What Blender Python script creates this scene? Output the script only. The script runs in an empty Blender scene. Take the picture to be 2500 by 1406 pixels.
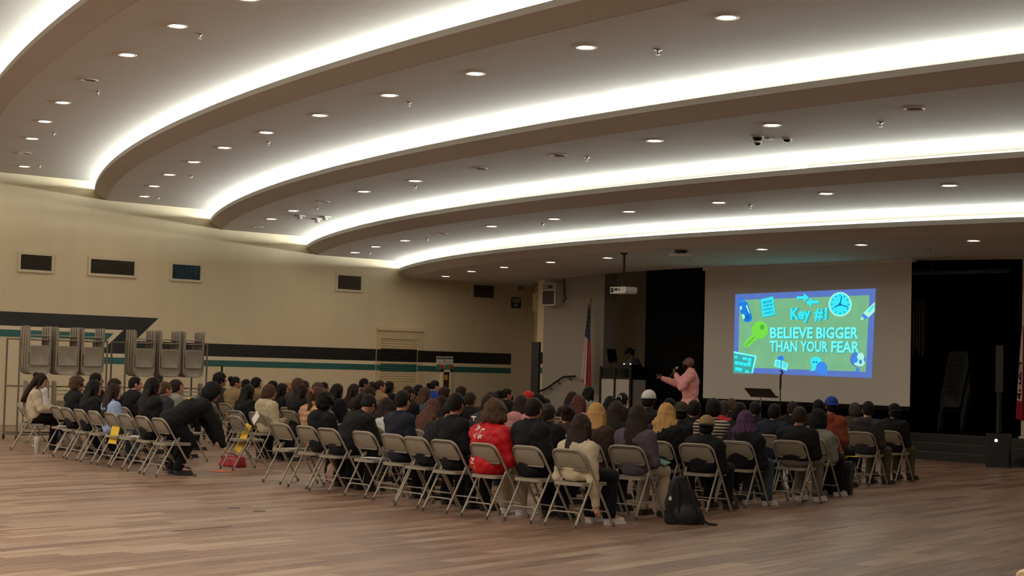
import bpy, bmesh, math, random, zlib
import numpy as np
from mathutils import Vector, Matrix, Euler
random.seed(7)
rng = np.random.default_rng(7)
sc = bpy.context.scene
COL = sc.collection
PI = math.pi

# ------------------------------------------------------------------ camera, world, exposure
HC = 1.52
CR = Vector((0.6331349326, 0.7736042126, 0.0260130599))
CU = Vector((0.0222659272, -0.0517952477, 0.9984094755))
CF = Vector((-0.7737211291, 0.6315487111, 0.0500183957))
FPX = 3965.664
cam_d = bpy.data.cameras.new('camera')
cam_d.sensor_width = 36.0
cam_d.lens = FPX / 2500 * 36.0
cam_d.clip_end = 200
cam = bpy.data.objects.new('camera', cam_d)
COL.objects.link(cam)
M = Matrix.Identity(4)
for i in range(3):
    M[i][0], M[i][1], M[i][2] = CR[i], CU[i], -CF[i]
M[2][3] = HC
cam.matrix_world = M
sc.camera = cam
w = bpy.data.worlds.new('world')
sc.world = w
w.use_nodes = True
w.node_tree.nodes['Background'].inputs[0].default_value = (1.0, 0.93, 0.85, 1)
w.node_tree.nodes['Background'].inputs[1].default_value = 0.02
vs = sc.view_settings
vs.view_transform = 'Standard'
vs.look = 'None'
vs.exposure = 0.0
vs.gamma = 1.0
vs.use_curve_mapping = False
sc.cycles.max_bounces = 6
sc.cycles.diffuse_bounces = 4
sc.cycles.glossy_bounces = 2
sc.cycles.transmission_bounces = 2
sc.cycles.sample_clamp_indirect = 4.0
COVE_E = 80.0          # radiance of the cove tubes
DOWN_E = 130.0          # radiance of the downlight lenses
REAR_W = 900.0         # the lamps over the rear of the hall (behind the camera)


def area_light(name, loc, sx, sy, power, color):
    d = bpy.data.lights.new(name, 'AREA')
    d.shape = 'RECTANGLE'
    d.size, d.size_y, d.energy, d.color = sx, sy, power, color
    o = bpy.data.objects.new(name, d)
    o.location = loc
    COL.objects.link(o)
    return o


area_light('rear_hall_lights', (-9.0, 2.5, 5.9), 16, 5, REAR_W, (1.0, 0.90, 0.79))
area_light('rear_hall_lights', (-26.0, 3.5, 5.9), 14, 5, REAR_W, (1.0, 0.90, 0.79))


def ray(px, py):
    return CF + CR * ((px - 1250) / FPX) - CU * ((py - 703) / FPX)


def at_y(px, py, Y):
    d = ray(px, py)
    return Vector((0, 0, HC)) + d * (Y / d.y)


def at_x(px, py, X):
    d = ray(px, py)
    return Vector((0, 0, HC)) + d * (X / d.x)


def at_z(px, py, z):
    d = ray(px, py)
    return Vector((0, 0, HC)) + d * ((z - HC) / d.z)


# ------------------------------------------------------------------ materials
MATS = {}


def s2l(c):
    return tuple(((v / 255) / 12.92 if v / 255 <= 0.04045 else ((v / 255 + 0.055) / 1.055) ** 2.4) for v in c)


def mat(name, rgb, rough=0.6, metal=0.0, noise=0.0, nscale=8.0, bump=0.0, bscale=60.0, spec=0.5, stretch=None):
    """procedural principled material; rgb in 0-255 display values"""
    if name in MATS:
        return MATS[name]
    m = bpy.data.materials.new(name)
    m.use_nodes = True
    nt = m.node_tree
    b = nt.nodes['Principled BSDF']
    c = s2l(rgb)
    b.inputs['Base Color'].default_value = (*c, 1)
    b.inputs['Roughness'].default_value = rough
    b.inputs['Metallic'].default_value = metal
    b.inputs['Specular IOR Level'].default_value = spec
    if noise or bump:
        tc = nt.nodes.new('ShaderNodeTexCoord')
        vec = tc.outputs['Object']
        if stretch:
            mp = nt.nodes.new('ShaderNodeMapping')
            mp.inputs['Scale'].default_value = stretch
            nt.links.new(vec, mp.inputs['Vector'])
            vec = mp.outputs['Vector']
    if noise:
        n = nt.nodes.new('ShaderNodeTexNoise')
        n.inputs['Scale'].default_value = nscale
        n.inputs['Detail'].default_value = 4
        nt.links.new(vec, n.inputs['Vector'])
        mx = nt.nodes.new('ShaderNodeMix')
        mx.data_type = 'RGBA'
        mx.inputs[6].default_value = (*[v * (1 - noise) for v in c], 1)
        mx.inputs[7].default_value = (*[min(1, v * (1 + noise)) for v in c], 1)
        nt.links.new(n.outputs['Fac'], mx.inputs[0])
        nt.links.new(mx.outputs[2], b.inputs['Base Color'])
    if bump:
        n2 = nt.nodes.new('ShaderNodeTexNoise')
        n2.inputs['Scale'].default_value = bscale
        nt.links.new(vec, n2.inputs['Vector'])
        bp = nt.nodes.new('ShaderNodeBump')
        bp.inputs['Strength'].default_value = bump
        bp.inputs['Distance'].default_value = 0.01
        nt.links.new(n2.outputs['Fac'], bp.inputs['Height'])
        nt.links.new(bp.outputs['Normal'], b.inputs['Normal'])
    MATS[name] = m
    return m


def emit(name, rgb, strength=1.0, noise=0.0):
    if name in MATS:
        return MATS[name]
    m = bpy.data.materials.new(name)
    m.use_nodes = True
    nt = m.node_tree
    nt.nodes.clear()
    e = nt.nodes.new('ShaderNodeEmission')
    e.inputs[0].default_value = (*s2l(rgb), 1)
    e.inputs[1].default_value = strength
    o = nt.nodes.new('ShaderNodeOutputMaterial')
    nt.links.new(e.outputs[0], o.inputs[0])
    if noise:
        tc = nt.nodes.new('ShaderNodeTexCoord')
        n = nt.nodes.new('ShaderNodeTexNoise')
        n.inputs['Scale'].default_value = 3
        nt.links.new(tc.outputs['Object'], n.inputs['Vector'])
        mr = nt.nodes.new('ShaderNodeMapRange')
        mr.inputs[3].default_value = strength * (1 - noise)
        mr.inputs[4].default_value = strength * (1 + noise)
        nt.links.new(n.outputs['Fac'], mr.inputs[0])
        nt.links.new(mr.outputs[0], e.inputs[1])
    MATS[name] = m
    return m


# ------------------------------------------------------------------ mesh helpers
def link(name, me, m=None, parent=None, loc=None):
    o = bpy.data.objects.new(name, me)
    COL.objects.link(o)
    if m is not None:
        if len(me.materials) == 0:
            me.materials.append(m)
        elif me.materials[0] is not m:
            o.material_slots[0].link = 'OBJECT'
            o.material_slots[0].material = m
    if parent is not None:
        o.parent = parent
    if loc is not None:
        o.location = loc
    return o


def pyd(name, verts, faces, smooth=False):
    me = bpy.data.meshes.new(name)
    me.from_pydata([tuple(v) for v in verts], [], [tuple(f) for f in faces])
    if smooth:
        me.polygons.foreach_set('use_smooth', [True] * len(me.polygons))
    me.update()
    return me


class MB:
    """collects simple shapes into one mesh"""
    def __init__(self):
        self.v, self.f, self.s = [], [], []

    def add(self, vs_, fs_, smooth=False):
        n = len(self.v)
        self.v += [tuple(p) for p in vs_]
        for q in fs_:
            self.f.append(tuple(i + n for i in q))
            self.s.append(smooth)

    def box(self, c, sz, rot=None):
        x, y, z = sz[0] / 2, sz[1] / 2, sz[2] / 2
        P = [Vector((a, b, d)) for a in (-x, x) for b in (-y, y) for d in (-z, z)]
        if rot is not None:
            P = [rot @ p for p in P]
        c = Vector(c)
        self.add([p + c for p in P], [(0, 1, 3, 2), (4, 6, 7, 5), (0, 4, 5, 1), (2, 3, 7, 6), (0, 2, 6, 4), (1, 5, 7, 3)])
        return self

    def tube(self, pts, r, n=8, closed=False, caps=True):
        pts = [Vector(p) for p in pts]
        k = len(pts)
        rs = r if isinstance(r, (list, tuple)) else [r] * k
        rings = []
        up = None
        for i, p in enumerate(pts):
            a = pts[(i - 1) % k] if (closed or i > 0) else p
            b = pts[(i + 1) % k] if (closed or i < k - 1) else p
            t = (b - a).normalized()
            if up is None:
                up = Vector((0, 0, 1)) if abs(t.z) < 0.9 else Vector((1, 0, 0))
            x = t.cross(up).normalized()
            up = x.cross(t).normalized()
            rings.append([p + (x * math.cos(2 * PI * j / n) + up * math.sin(2 * PI * j / n)) * rs[i] for j in range(n)])
        vs_ = [q for rg in rings for q in rg]
        fs_ = []
        m = k if closed else k - 1
        for i in range(m):
            i2 = (i + 1) % k
            for j in range(n):
                fs_.append((i * n + j, i * n + (j + 1) % n, i2 * n + (j + 1) % n, i2 * n + j))
        if caps and not closed:
            fs_.append(tuple(range(n - 1, -1, -1)))
            fs_.append(tuple((k - 1) * n + j for j in range(n)))
        self.add(vs_, fs_, True)
        return self

    def lathe(self, prof, n=16, c=(0, 0, 0)):
        c = Vector(c)
        vs_ = [c + Vector((r * math.cos(2 * PI * j / n), r * math.sin(2 * PI * j / n), z)) for r, z in prof for j in range(n)]
        fs_ = []
        for i in range(len(prof) - 1):
            for j in range(n):
                fs_.append((i * n + j, i * n + (j + 1) % n, (i + 1) * n + (j + 1) % n, (i + 1) * n + j))
        if prof[0][0] > 1e-4:
            fs_.append(tuple(range(n - 1, -1, -1)))
        if prof[-1][0] > 1e-4:
            fs_.append(tuple((len(prof) - 1) * n + j for j in range(n)))
        self.add(vs_, fs_, True)
        return self

    def prism(self, pts, d):
        """polygon pts (3d) extruded by vector d"""
        P = [Vector(p) for p in pts]
        d = Vector(d)
        n = len(P)
        fs_ = [tuple(range(n)), tuple(range(2 * n - 1, n - 1, -1))]
        for i in range(n):
            fs_.append((i, i + n, (i + 1) % n + n, (i + 1) % n))
        self.add(P + [p + d for p in P], fs_)
        return self

    def mesh(self, name):
        me = bpy.data.meshes.new(name)
        me.from_pydata(self.v, [], self.f)
        me.polygons.foreach_set('use_smooth', self.s)
        me.update()
        bm = bmesh.new()
        bm.from_mesh(me)
        bmesh.ops.recalc_face_normals(bm, faces=bm.faces)
        bm.to_mesh(me)
        bm.free()
        try:
            me.set_sharp_from_angle(angle=0.7)
        except Exception:
            pass
        return me

    def obj(self, name, m, parent=None, loc=None):
        return link(name, self.mesh(name), m, parent, loc)


def tag(o, label=None, cat=None, group=None, kind=None):
    if label:
        o['label'] = label
    if cat:
        o['category'] = cat
    if group:
        o['group'] = group
    if kind:
        o['kind'] = kind
    return o


def thing(name, label, cat, loc=(0, 0, 0), rz=0.0, group=None):
    o = bpy.data.objects.new(name, None)
    o.empty_display_size = 0.1
    COL.objects.link(o)
    o.location = loc
    o.rotation_euler = (0, 0, rz)
    return tag(o, label, cat, group)


def struct(o):
    o['kind'] = 'structure'
    return o


def copy_tree(o, parent=None):
    c = o.copy()
    COL.objects.link(c)
    if parent is not None:
        c.parent = parent
    for ch in list(o.children):
        copy_tree(ch, c)
    return c


ORD = ['zeroth', 'first', 'second', 'third', 'fourth', 'fifth', 'sixth', 'seventh', 'eighth', 'ninth', 'tenth', 'eleventh', 'twelfth',
       'thirteenth', 'fourteenth', 'fifteenth', 'sixteenth']


def text_mesh(s, bold=0.0, res=2):
    cu = bpy.data.curves.new('t', 'FONT')
    cu.body = s
    cu.resolution_u = res
    cu.offset = bold
    o = bpy.data.objects.new('t', cu)
    COL.objects.link(o)
    dg = bpy.context.evaluated_depsgraph_get()
    me = bpy.data.meshes.new_from_object(o.evaluated_get(dg))
    bpy.data.objects.remove(o)
    V = np.array([v.co[:2] for v in me.vertices])
    F = [tuple(p.vertices) for p in me.polygons]
    mn, mx = V.min(0), V.max(0)
    return (V - mn) / (mx - mn), F


def text_quad(s, TL, TR, BL, BR, bold=0.0):
    """flat lettering filling a quad of world points"""
    V, F = text_mesh(s, bold)
    TL, TR, BL, BR = map(Vector, (TL, TR, BL, BR))
    out = []
    for u, v in V:
        out.append((BL * (1 - u) + BR * u) * (1 - v) + (TL * (1 - u) + TR * u) * v)
    return out, F

# ================================================================== STRUCTURE
XW, XR, YB = -35.0, 5.0, -5.0
EDGE = [(-3.679, 85.5, 78.43, 5.59), (-11.532, 67.393, 56.127, 5.18), (-14.853, 60.847, 46.066, 4.73),
        (-18.396, 54.35, 36.202, 4.29), (-21.311, 49.987, 28.465, 3.86)]
YMAX = 29.5


def arc_y(e, X, s=0.0):
    cx, cy, R = e[:3]
    q = (R - s) ** 2 - (X - cx) ** 2
    return min(YMAX, cy - math.sqrt(q)) if q > 0 else YMAX


paint_ceiling = mat('ceiling_plaster', (206, 204, 200), 0.8, noise=0.05, nscale=1.2, bump=0.25, bscale=90, spec=0.2)
paint_trim = mat('cove_paint', (186, 183, 177), 0.75, noise=0.03, nscale=2, spec=0.2)
wall_cream = mat('wall_cream', (218, 204, 174), 0.5, noise=0.07, nscale=1.0, bump=0.1, bscale=30, spec=0.35, stretch=(3, 3, 0.35))
wall_grey = mat('wall_grey', (160, 156, 147), 0.6, noise=0.06, nscale=1.2, spec=0.3, stretch=(3, 3, 0.4))
black_paint = mat('black_paint', (22, 21, 22), 0.5, noise=0.1)
teal_paint = mat('teal_paint', (42, 96, 92), 0.5, noise=0.08)
white_paint = mat('white_paint', (226, 214, 184), 0.5, noise=0.03)
velvet = mat('black_velour', (9, 9, 11), 0.95, noise=0.3, spec=0.05)
velvet2 = mat('charcoal_velour', (26, 26, 27), 0.95, noise=0.2, spec=0.05)
stage_black = mat('stage_black', (17, 20, 22), 0.4, noise=0.3, nscale=5)
step_edge = mat('step_nosing', (70, 76, 76), 0.4, noise=0.2)
metal_dark = mat('dark_metal', (20, 20, 22), 0.45, 0.2, noise=0.1)
metal_black = mat('black_plastic', (12, 12, 14), 0.5, noise=0.1)
metal_bare = mat('bare_metal', (170, 170, 168), 0.3, 0.9, noise=0.05)
white_plastic = mat('white_plastic', (205, 203, 197), 0.45, noise=0.03)
beige_metal = mat('beige_enamel', (150, 142, 126), 0.42, 0.15, noise=0.05, nscale=12)
rack_metal = mat('rack_steel', (110, 104, 92), 0.45, 0.4, noise=0.08)
rubber = mat('grey_rubber', (92, 86, 78), 0.8, noise=0.1)
paper_white = mat('white_paper', (228, 224, 214), 0.7, noise=0.03)

# ---- floor: vinyl planks laid at an angle
PLA = math.radians(14.0)            # planks run 14 degrees left of the stage axis
PW, PL = 0.185, 1.22
UDIR = Vector((-math.sin(PLA), math.cos(PLA), 0))
VDIR = Vector((math.cos(PLA), math.sin(PLA), 0))


def floor_material():
    m = bpy.data.materials.new('vinyl_planks')
    m.use_nodes = True
    nt = m.node_tree
    N, L = nt.nodes, nt.links
    b = N['Principled BSDF']
    geo = N.new('ShaderNodeNewGeometry')

    def vm(op, a, bvec):
        n = N.new('ShaderNodeVectorMath')
        n.operation = op
        L.new(a, n.inputs[0])
        n.inputs[1].default_value = bvec
        return n.outputs['Value']

    def mt(op, a, bb=None, c=None):
        n = N.new('ShaderNodeMath')
        n.operation = op
        for i, q in enumerate((a, bb, c)):
            if q is None:
                continue
            if isinstance(q, (int, float)):
                n.inputs[i].default_value = q
            else:
                L.new(q, n.inputs[i])
        return n.outputs[0]
    u = vm('DOT_PRODUCT', geo.outputs['Position'], UDIR)
    v = vm('DOT_PRODUCT', geo.outputs['Position'], VDIR)
    vr = mt('DIVIDE', v, PW)
    row = mt('FLOOR', vr)
    off = mt('FRACT', mt('MULTIPLY', row, 0.6180339))
    ur = mt('ADD', mt('DIVIDE', u, PL), off)
    idx = mt('FLOOR', ur)
    cv = N.new('ShaderNodeCombineXYZ')
    L.new(row, cv.inputs[0])
    L.new(idx, cv.inputs[1])
    wn = N.new('ShaderNodeTexWhiteNoise')
    wn.noise_dimensions = '2D'
    L.new(cv.outputs[0], wn.inputs['Vector'])
    # grain
    g = N.new('ShaderNodeCombineXYZ')
    L.new(mt('MULTIPLY', u, 0.9), g.inputs[0])
    L.new(mt('MULTIPLY', v, 16.0), g.inputs[1])
    L.new(mt('MULTIPLY', wn.outputs['Value'], 31.0), g.inputs[2])
    ns = N.new('ShaderNodeTexNoise')
    ns.inputs['Scale'].default_value = 1.0
    ns.inputs['Detail'].default_value = 5
    ns.inputs['Roughness'].default_value = 0.6
    L.new(g.outputs[0], ns.inputs['Vector'])
    ramp = N.new('ShaderNodeValToRGB')
    cr = ramp.color_ramp
    cr.elements[0].position, cr.elements[0].color = 0.0, (*s2l((96, 70, 56)), 1)
    cr.elements[1].position, cr.elements[1].color = 1.0, (*s2l((178, 150, 124)), 1)
    e = cr.elements.new(0.45)
    e.color = (*s2l((138, 108, 88)), 1)
    e = cr.elements.new(0.75)
    e.color = (*s2l((156, 132, 112)), 1)
    fac = mt('ADD', mt('MULTIPLY', wn.outputs['Value'], 0.62), mt('MULTIPLY', mt('SUBTRACT', ns.outputs['Fac'], 0.5), 1.5))
    fac = mt('ADD', fac, 0.16)
    L.new(fac, ramp.inputs[0])
    L.new(ramp.outputs[0], b.inputs['Base Color'])
    b.inputs['Roughness'].default_value = 0.36
    b.inputs['Specular IOR Level'].default_value = 0.45
    # joints and grain relief
    fv = mt('FRACT', vr)
    fu = mt('FRACT', ur)
    jv = mt('MINIMUM', mt('MULTIPLY', mt('MINIMUM', fv, mt('SUBTRACT', 1.0, fv)), PW), mt('MULTIPLY', mt('MINIMUM', fu, mt('SUBTRACT', 1.0, fu)), PL))
    jn = mt('MINIMUM', mt('DIVIDE', jv, 0.003), 1.0)
    hgt = mt('ADD', mt('MULTIPLY', jn, 0.5), mt('MULTIPLY', ns.outputs['Fac'], 0.35))
    bp = N.new('ShaderNodeBump')
    bp.inputs['Strength'].default_value = 0.25
    bp.inputs['Distance'].default_value = 0.004
    L.new(hgt, bp.inputs['Height'])
    L.new(bp.outputs['Normal'], b.inputs['Normal'])
    return m


vinyl = floor_material()
floor = struct(link('floor', pyd('floor', [(XW, YB, 0), (XR, YB, 0), (XR, 32, 0), (XW, 32, 0)], [(0, 1, 2, 3)]), vinyl))
# the nearest planks, where they can be told apart, as pieces of their own
plank_me = None
bmv = MB()
hx, hy, hz, ch = PL / 2 - 0.0008, PW / 2 - 0.0008, 0.004, 0.0015
bmv.add([(-hy, -hx, 0), (hy, -hx, 0), (hy, hx, 0), (-hy, hx, 0),
         (-hy, -hx, hz - ch), (hy, -hx, hz - ch), (hy, hx, hz - ch), (-hy, hx, hz - ch),
         (-hy + ch, -hx + ch, hz), (hy - ch, -hx + ch, hz), (hy - ch, hx - ch, hz), (-hy + ch, hx - ch, hz)],
        [(0, 1, 5, 4), (1, 2, 6, 5), (2, 3, 7, 6), (3, 0, 4, 7), (4, 5, 9, 8), (5, 6, 10, 9), (6, 7, 11, 10), (7, 4, 8, 11), (8, 9, 10, 11)])
plank_me = bmv.mesh('plank')
cand = []
for r_ in range(-120, 40):
    off = (r_ * 0.6180339) % 1.0
    for i_ in range(-15, 15):
        cc = UDIR * ((i_ + 0.5 - off) * PL) + VDIR * ((r_ + 0.5) * PW)
        d = cc - Vector((0, 0, HC))
        zf = d.dot(CF)
        if zf < 6:
            continue
        px, py = 1250 + FPX * d.dot(CR) / zf, 703 - FPX * d.dot(CU) / zf
        if -160 < px < 2660 and py < 1450 and py > 1290 and cc.x > XW:
            cand.append((-py, cc))
cand.sort(key=lambda t: t[0])
for _, cc in cand[:290]:
    o = link('plank', plank_me, vinyl, floor, cc)
    o.rotation_euler = (0, 0, PLA)

# ---- walls
wall_left = struct(link('wall_left', pyd('wall_left', [(XW, YB, 0), (XW, 32, 0), (XW, 32, 6.2), (XW, YB, 6.2)], [(0, 1, 2, 3)]), wall_cream))
struct(link('wall_right', pyd('wall_right', [(XR, YB, 0), (XR, 32, 0), (XR, 32, 6.2), (XR, YB, 6.2)], [(3, 2, 1, 0)]), wall_cream))
struct(link('wall_back', pyd('wall_back', [(XW, YB, 0), (XR, YB, 0), (XR, YB, 6.2), (XW, YB, 6.2)], [(3, 2, 1, 0)]), wall_cream))


def on_wall(pts, x0):
    return [at_x(px, py, x0) for px, py in pts]


# painted zig-zag stripes (flat paint, a hair proud of the plaster)
def wall_paint(name, pts, m, dx=0.004):
    P = on_wall(pts, XW)
    P = [Vector((XW + dx, p.y, p.z)) for p in P]
    link(name, pyd(name, P, [tuple(range(len(P)))]), m, wall_left)


pA, pB = at_x(503, 838.4, XW), at_x(1301.6, 864.9, XW)
zt1 = (pA.z + pB.z) / 2
zb1 = (at_x(507.6, 869.6, XW).z + at_x(1301.6, 891.7, XW).z) / 2
zt2 = (at_x(506.4, 878.6, XW).z + at_x(1303, 899.9, XW).z) / 2
zb2 = (at_x(506.4, 893.4, XW).z + at_x(1303, 913.4, XW).z) / 2
uz1 = (at_x(0, 760.3, XW).z + at_x(320, 772.9, XW).z) / 2
uz2 = (at_x(0, 794, XW).z + at_x(301.5, 805.7, XW).z) / 2
uz3 = (at_x(0, 803.8, XW).z + at_x(278, 813.4, XW).z) / 2
uz4 = at_x(0, 821, XW).z
tip = at_x(387, 776, XW).y
inn = at_x(301.5, 805.7, XW).y
slope = (at_x(301.5, 805.7, XW).y - at_x(265, 838, XW).y) / (at_x(301.5, 805.7, XW).z - at_x(265, 838, XW).z)
slope2 = slope * 0.93
YE = 28.6


def stripe(name, m, poly, dx=0.004):
    P = [Vector((XW + dx, y, z)) for y, z in poly]
    link(name, pyd(name, P, [tuple(range(len(P)))]), m, wall_left)


dL = slope2
# black band: upper arm, diagonal, lower arm
yd_in = inn + dL * (zb1 - uz2)
yd_out = tip + dL * (zt1 - uz1)
stripe('painted_stripe', black_paint, [(YB, uz1), (tip, uz1), (yd_out, zt1), (YE, zt1), (YE, zb1), (yd_in, zb1), (inn, uz2), (YB, uz2)][::-1])
ttip = at_x(278, 813.4, XW).y
td_in = ttip - 0.75
stripe('painted_stripe', teal_paint, [(YB, uz3), (ttip, uz3), (ttip + dL * (uz4 - uz3) * 1.25, uz4 - (uz3 - uz4) * 0.25), (ttip - 0.6, uz4), (YB, uz4)][::-1])
stripe('painted_stripe', teal_paint, [(yd_in - 1.1, zt2), (YE, zt2), (YE, zb2), (yd_in - 1.3, zb2)][::-1])
dwz = 0.055
stripe('painted_stripe', white_paint, [(YB, uz2), (inn, uz2), (inn + dL * (zb1 - uz2), zb1), (inn + dL * (zb1 - uz2) - 0.35, zb1), (inn - 0.55, uz3), (YB, uz3)][::-1], 0.003)
stripe('painted_stripe', white_paint, [(yd_in - 1.1, zb1), (YE, zb1), (YE, zt2), (yd_in - 1.1, zt2)][::-1], 0.003)

# ---- stepped ceiling with lit coves
XS = [XW + (XR - XW) * i / 90 for i in range(91)]


def band(lo, hi, z, flip=False):
    v, f = [], []
    for X in XS:
        v += [(X, lo(X), z), (X, max(lo(X), hi(X)), z)]
    for i in range(len(XS) - 1):
        q = (2 * i, 2 * i + 1, 2 * i + 3, 2 * i + 2)
        f.append(q if not flip else q[::-1])
    return v, f


PROS = (-24.22, 44.14, 18.41)


def pros_y(X):
    q = PROS[2] ** 2 - (X - PROS[0]) ** 2
    return min(YMAX, PROS[1] - math.sqrt(q)) if q > 0 else YMAX


BACKS = 0.30
for k in range(-1, 5):
    z = 6.03 if k < 0 else EDGE[k][3]
    lo = (lambda X: YB) if k < 0 else (lambda X, e=EDGE[k]: arc_y(e, X, 0))
    hi = (lambda X, e=EDGE[k + 1]: arc_y(e, X, BACKS)) if k < 4 else pros_y
    v, f = band(lo, hi, z)
    struct(link('ceiling', pyd('ceiling', v, f, True), paint_ceiling))

tube_white = emit('cove_lamp', (246, 250, 240), COVE_E)
tube_hot = emit('cove_lamp_visible', (255, 251, 245), 6.0)
for k, e in enumerate(EDGE):
    zb = e[3]
    zu = 6.03 if k == 0 else EDGE[k - 1][3]
    prof = [(0.02, zb), (-0.30, zb + 0.155), (-0.30, zb + 0.235), (-0.255, zb + 0.235), (-0.255, zb + 0.165), (BACKS, zb + 0.165), (BACKS, zu + 0.01)]
    # doubled corner points keep the edges crisp
    v, f = [], []
    for X in XS:
        for s, z in prof:
            v.append((X, arc_y(e, X, s), z))
    n = len(prof)
    fs = []
    for i in range(len(XS) - 1):
        for j in range(n - 1):
            fs.append((i * n + j, (i + 1) * n + j, (i + 1) * n + j + 1, i * n + j + 1))
    me = pyd('trim', v, fs)
    struct(link('trim_%d' % (k + 1), me, paint_trim))
    # lamp strip lying in the cove
    v, f = [], []
    sx = [X for X in XS if arc_y(e, X, 0) < YMAX - 0.6]
    for X in sx:
        v += [(X, arc_y(e, X, 0.14), zb + 0.2), (X, arc_y(e, X, 0.195), zb + 0.255)]
    for i in range(len(sx) - 1):
        f.append((2 * i, 2 * i + 2, 2 * i + 3, 2 * i + 1))
    tag(link('cove_light', pyd('cove_light', v, f), tube_white),
        'white lamp strip hidden in the %s curved ceiling cove from the stage' % ORD[5 - k], 'cove light', 'lamp strips in the ceiling coves')

# two lamp tubes that show above the lowest lip, one above the next
for nm, (a, b, k) in {'left': ((1540, 578), (1632, 571), 4), 'mid': ((1727, 567.5), (1842, 560), 4), 'up': ((1920, 412), (1965, 408), 3)}.items():
    zb = EDGE[k][3]
    P0, P1 = at_z(*a, zb + 0.25), at_z(*b, zb + 0.25)
    mb = MB()
    mb.tube([Vector((X, arc_y(EDGE[k], X, -0.27), zb + 0.255)) for X in (P0.x, (P0.x + P1.x) / 2, P1.x)], 0.022, 8)
    lab = {'left': 'bright lamp tube above the lowest cove lip, over the projector', 'mid': 'bright lamp tube above the lowest cove lip, over the screen left half',
           'up': 'short bright lamp tube above the second lowest cove lip'}[nm]
    tag(mb.obj('fluorescent_tube', tube_hot), lab, 'lamp tube', 'lamp tubes showing over the cove lips')

# ---- downlights and sprinklers
lens_on = emit('downlight_lens', (255, 234, 208), DOWN_E)
lens_off = mat('dead_lens', (40, 36, 32), 0.35, noise=0.2)
ring_m = mat('white_trim_ring', (222, 218, 208), 0.4, noise=0.02)
mb = MB().lathe([(0.092, 0.02), (0.092, -0.006), (0.118, -0.012), (0.126, -0.004), (0.126, 0.004)], 24)
ring_me = mb.mesh('trim_ring')
lens_me = MB().lathe([(0.0001, 0.0), (0.05, 0.0), (0.093, 0.003)], 24).mesh('lens')
# one light source per fitting: the lens disc, facing down
DL = {0: [(433, 63), (311, 133.5), (153, 250), (109, 296), (78, 338), (59, 406), (607, -4)],
      1: [(1775, 42), (1431, 115), (1161, 179), (950, 232), (780, 281), (650, 323), (547, 360), (473, 395), (413, 426), (376, 454), (352, 479)],
      2: [(1885, 305), (1598, 343), (1013, 441), (888, 467), (716, 514), (662, 534)],
      3: [(2318, 452), (2017, 472), (1755, 494), (1536, 516), (1353, 534), (1200, 552), (988, 587), (917, 602), (866, 616)],
      4: [(2377, 587), (2103, 597), (1861, 608), (1484, 629), (1344, 639.5), (1231, 652), (1151, 662), (1088, 674)]}
DOFF = {0: [(218, 195), (60, 373)], 2: [(2232, 265), (1364, 379), (1172, 411), (790, 492), (630, 554)], 3: [(1080, 570)]}
TIER = {0: 'topmost', 1: 'second', 2: 'third', 3: 'fourth', 4: 'lowest'}


def downlight(px, py, k, on, lab):
    z = EDGE[k][3]
    p = at_z(px, py, z)
    t = thing('downlight', lab, 'ceiling light', (p.x, p.y, z), 0, 'recessed ceiling downlights')
    link('trim_ring', ring_me, ring_m, t)
    link('lens', lens_me, lens_on if on else lens_off, t, (0, 0, -0.003))


for k in range(5):
    allp = sorted([(p, True) for p in DL[k]] + [(p, False) for p in DOFF.get(k, [])], key=lambda t: t[0][0])
    for i, (p, on) in enumerate(allp):
        downlight(p[0], p[1], k, on, '%s round downlight in the %s ceiling step, %s along from the left wall' % ('glowing' if on else 'unlit', TIER[k], ORD[i + 1]))

spr = MB().lathe([(0.045, 0.0), (0.045, -0.006), (0.018, -0.012), (0.012, -0.03), (0.012, -0.05), (0.03, -0.054), (0.03, -0.058), (0.0001, -0.06)], 12).mesh('sprinkler')
chrome = mat('chrome', (190, 190, 190), 0.25, 0.9, noise=0.02)
SPK = {0: [(488, 83), (239, 223), (132, 324), (97, 404)], 1: [(1607, 121), (998, 249), (655, 346), (468, 428), (387, 481)],
       2: [(2150, 298), (1433, 383), (1014, 454), (774, 507)], 3: [(1831, 500), (1325, 545), (1043, 582), (903, 616)], 4: [(2269, 608), (1686, 631), (1355, 655), (1173, 679)]}
for k in SPK:
    for i, (px, py) in enumerate(sorted(SPK[k])):
        p = at_z(px, py, EDGE[k][3])
        tag(link('sprinkler', spr, chrome, None, (p.x, p.y, EDGE[k][3])),
            'small fire sprinkler on the %s ceiling step, %s from the left wall' % (TIER[k], ORD[i + 1]), 'sprinkler', 'fire sprinklers')


def ceil_fit(name, label, cat, px, py, k, parts, rz=0.0):
    z = EDGE[k][3]
    p = at_z(px, py, z)
    t = thing(name, label, cat, (p.x, p.y, z), rz)
    for nm, mbx, m in parts:
        mbx.obj(nm, m, t)
    return t


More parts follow.
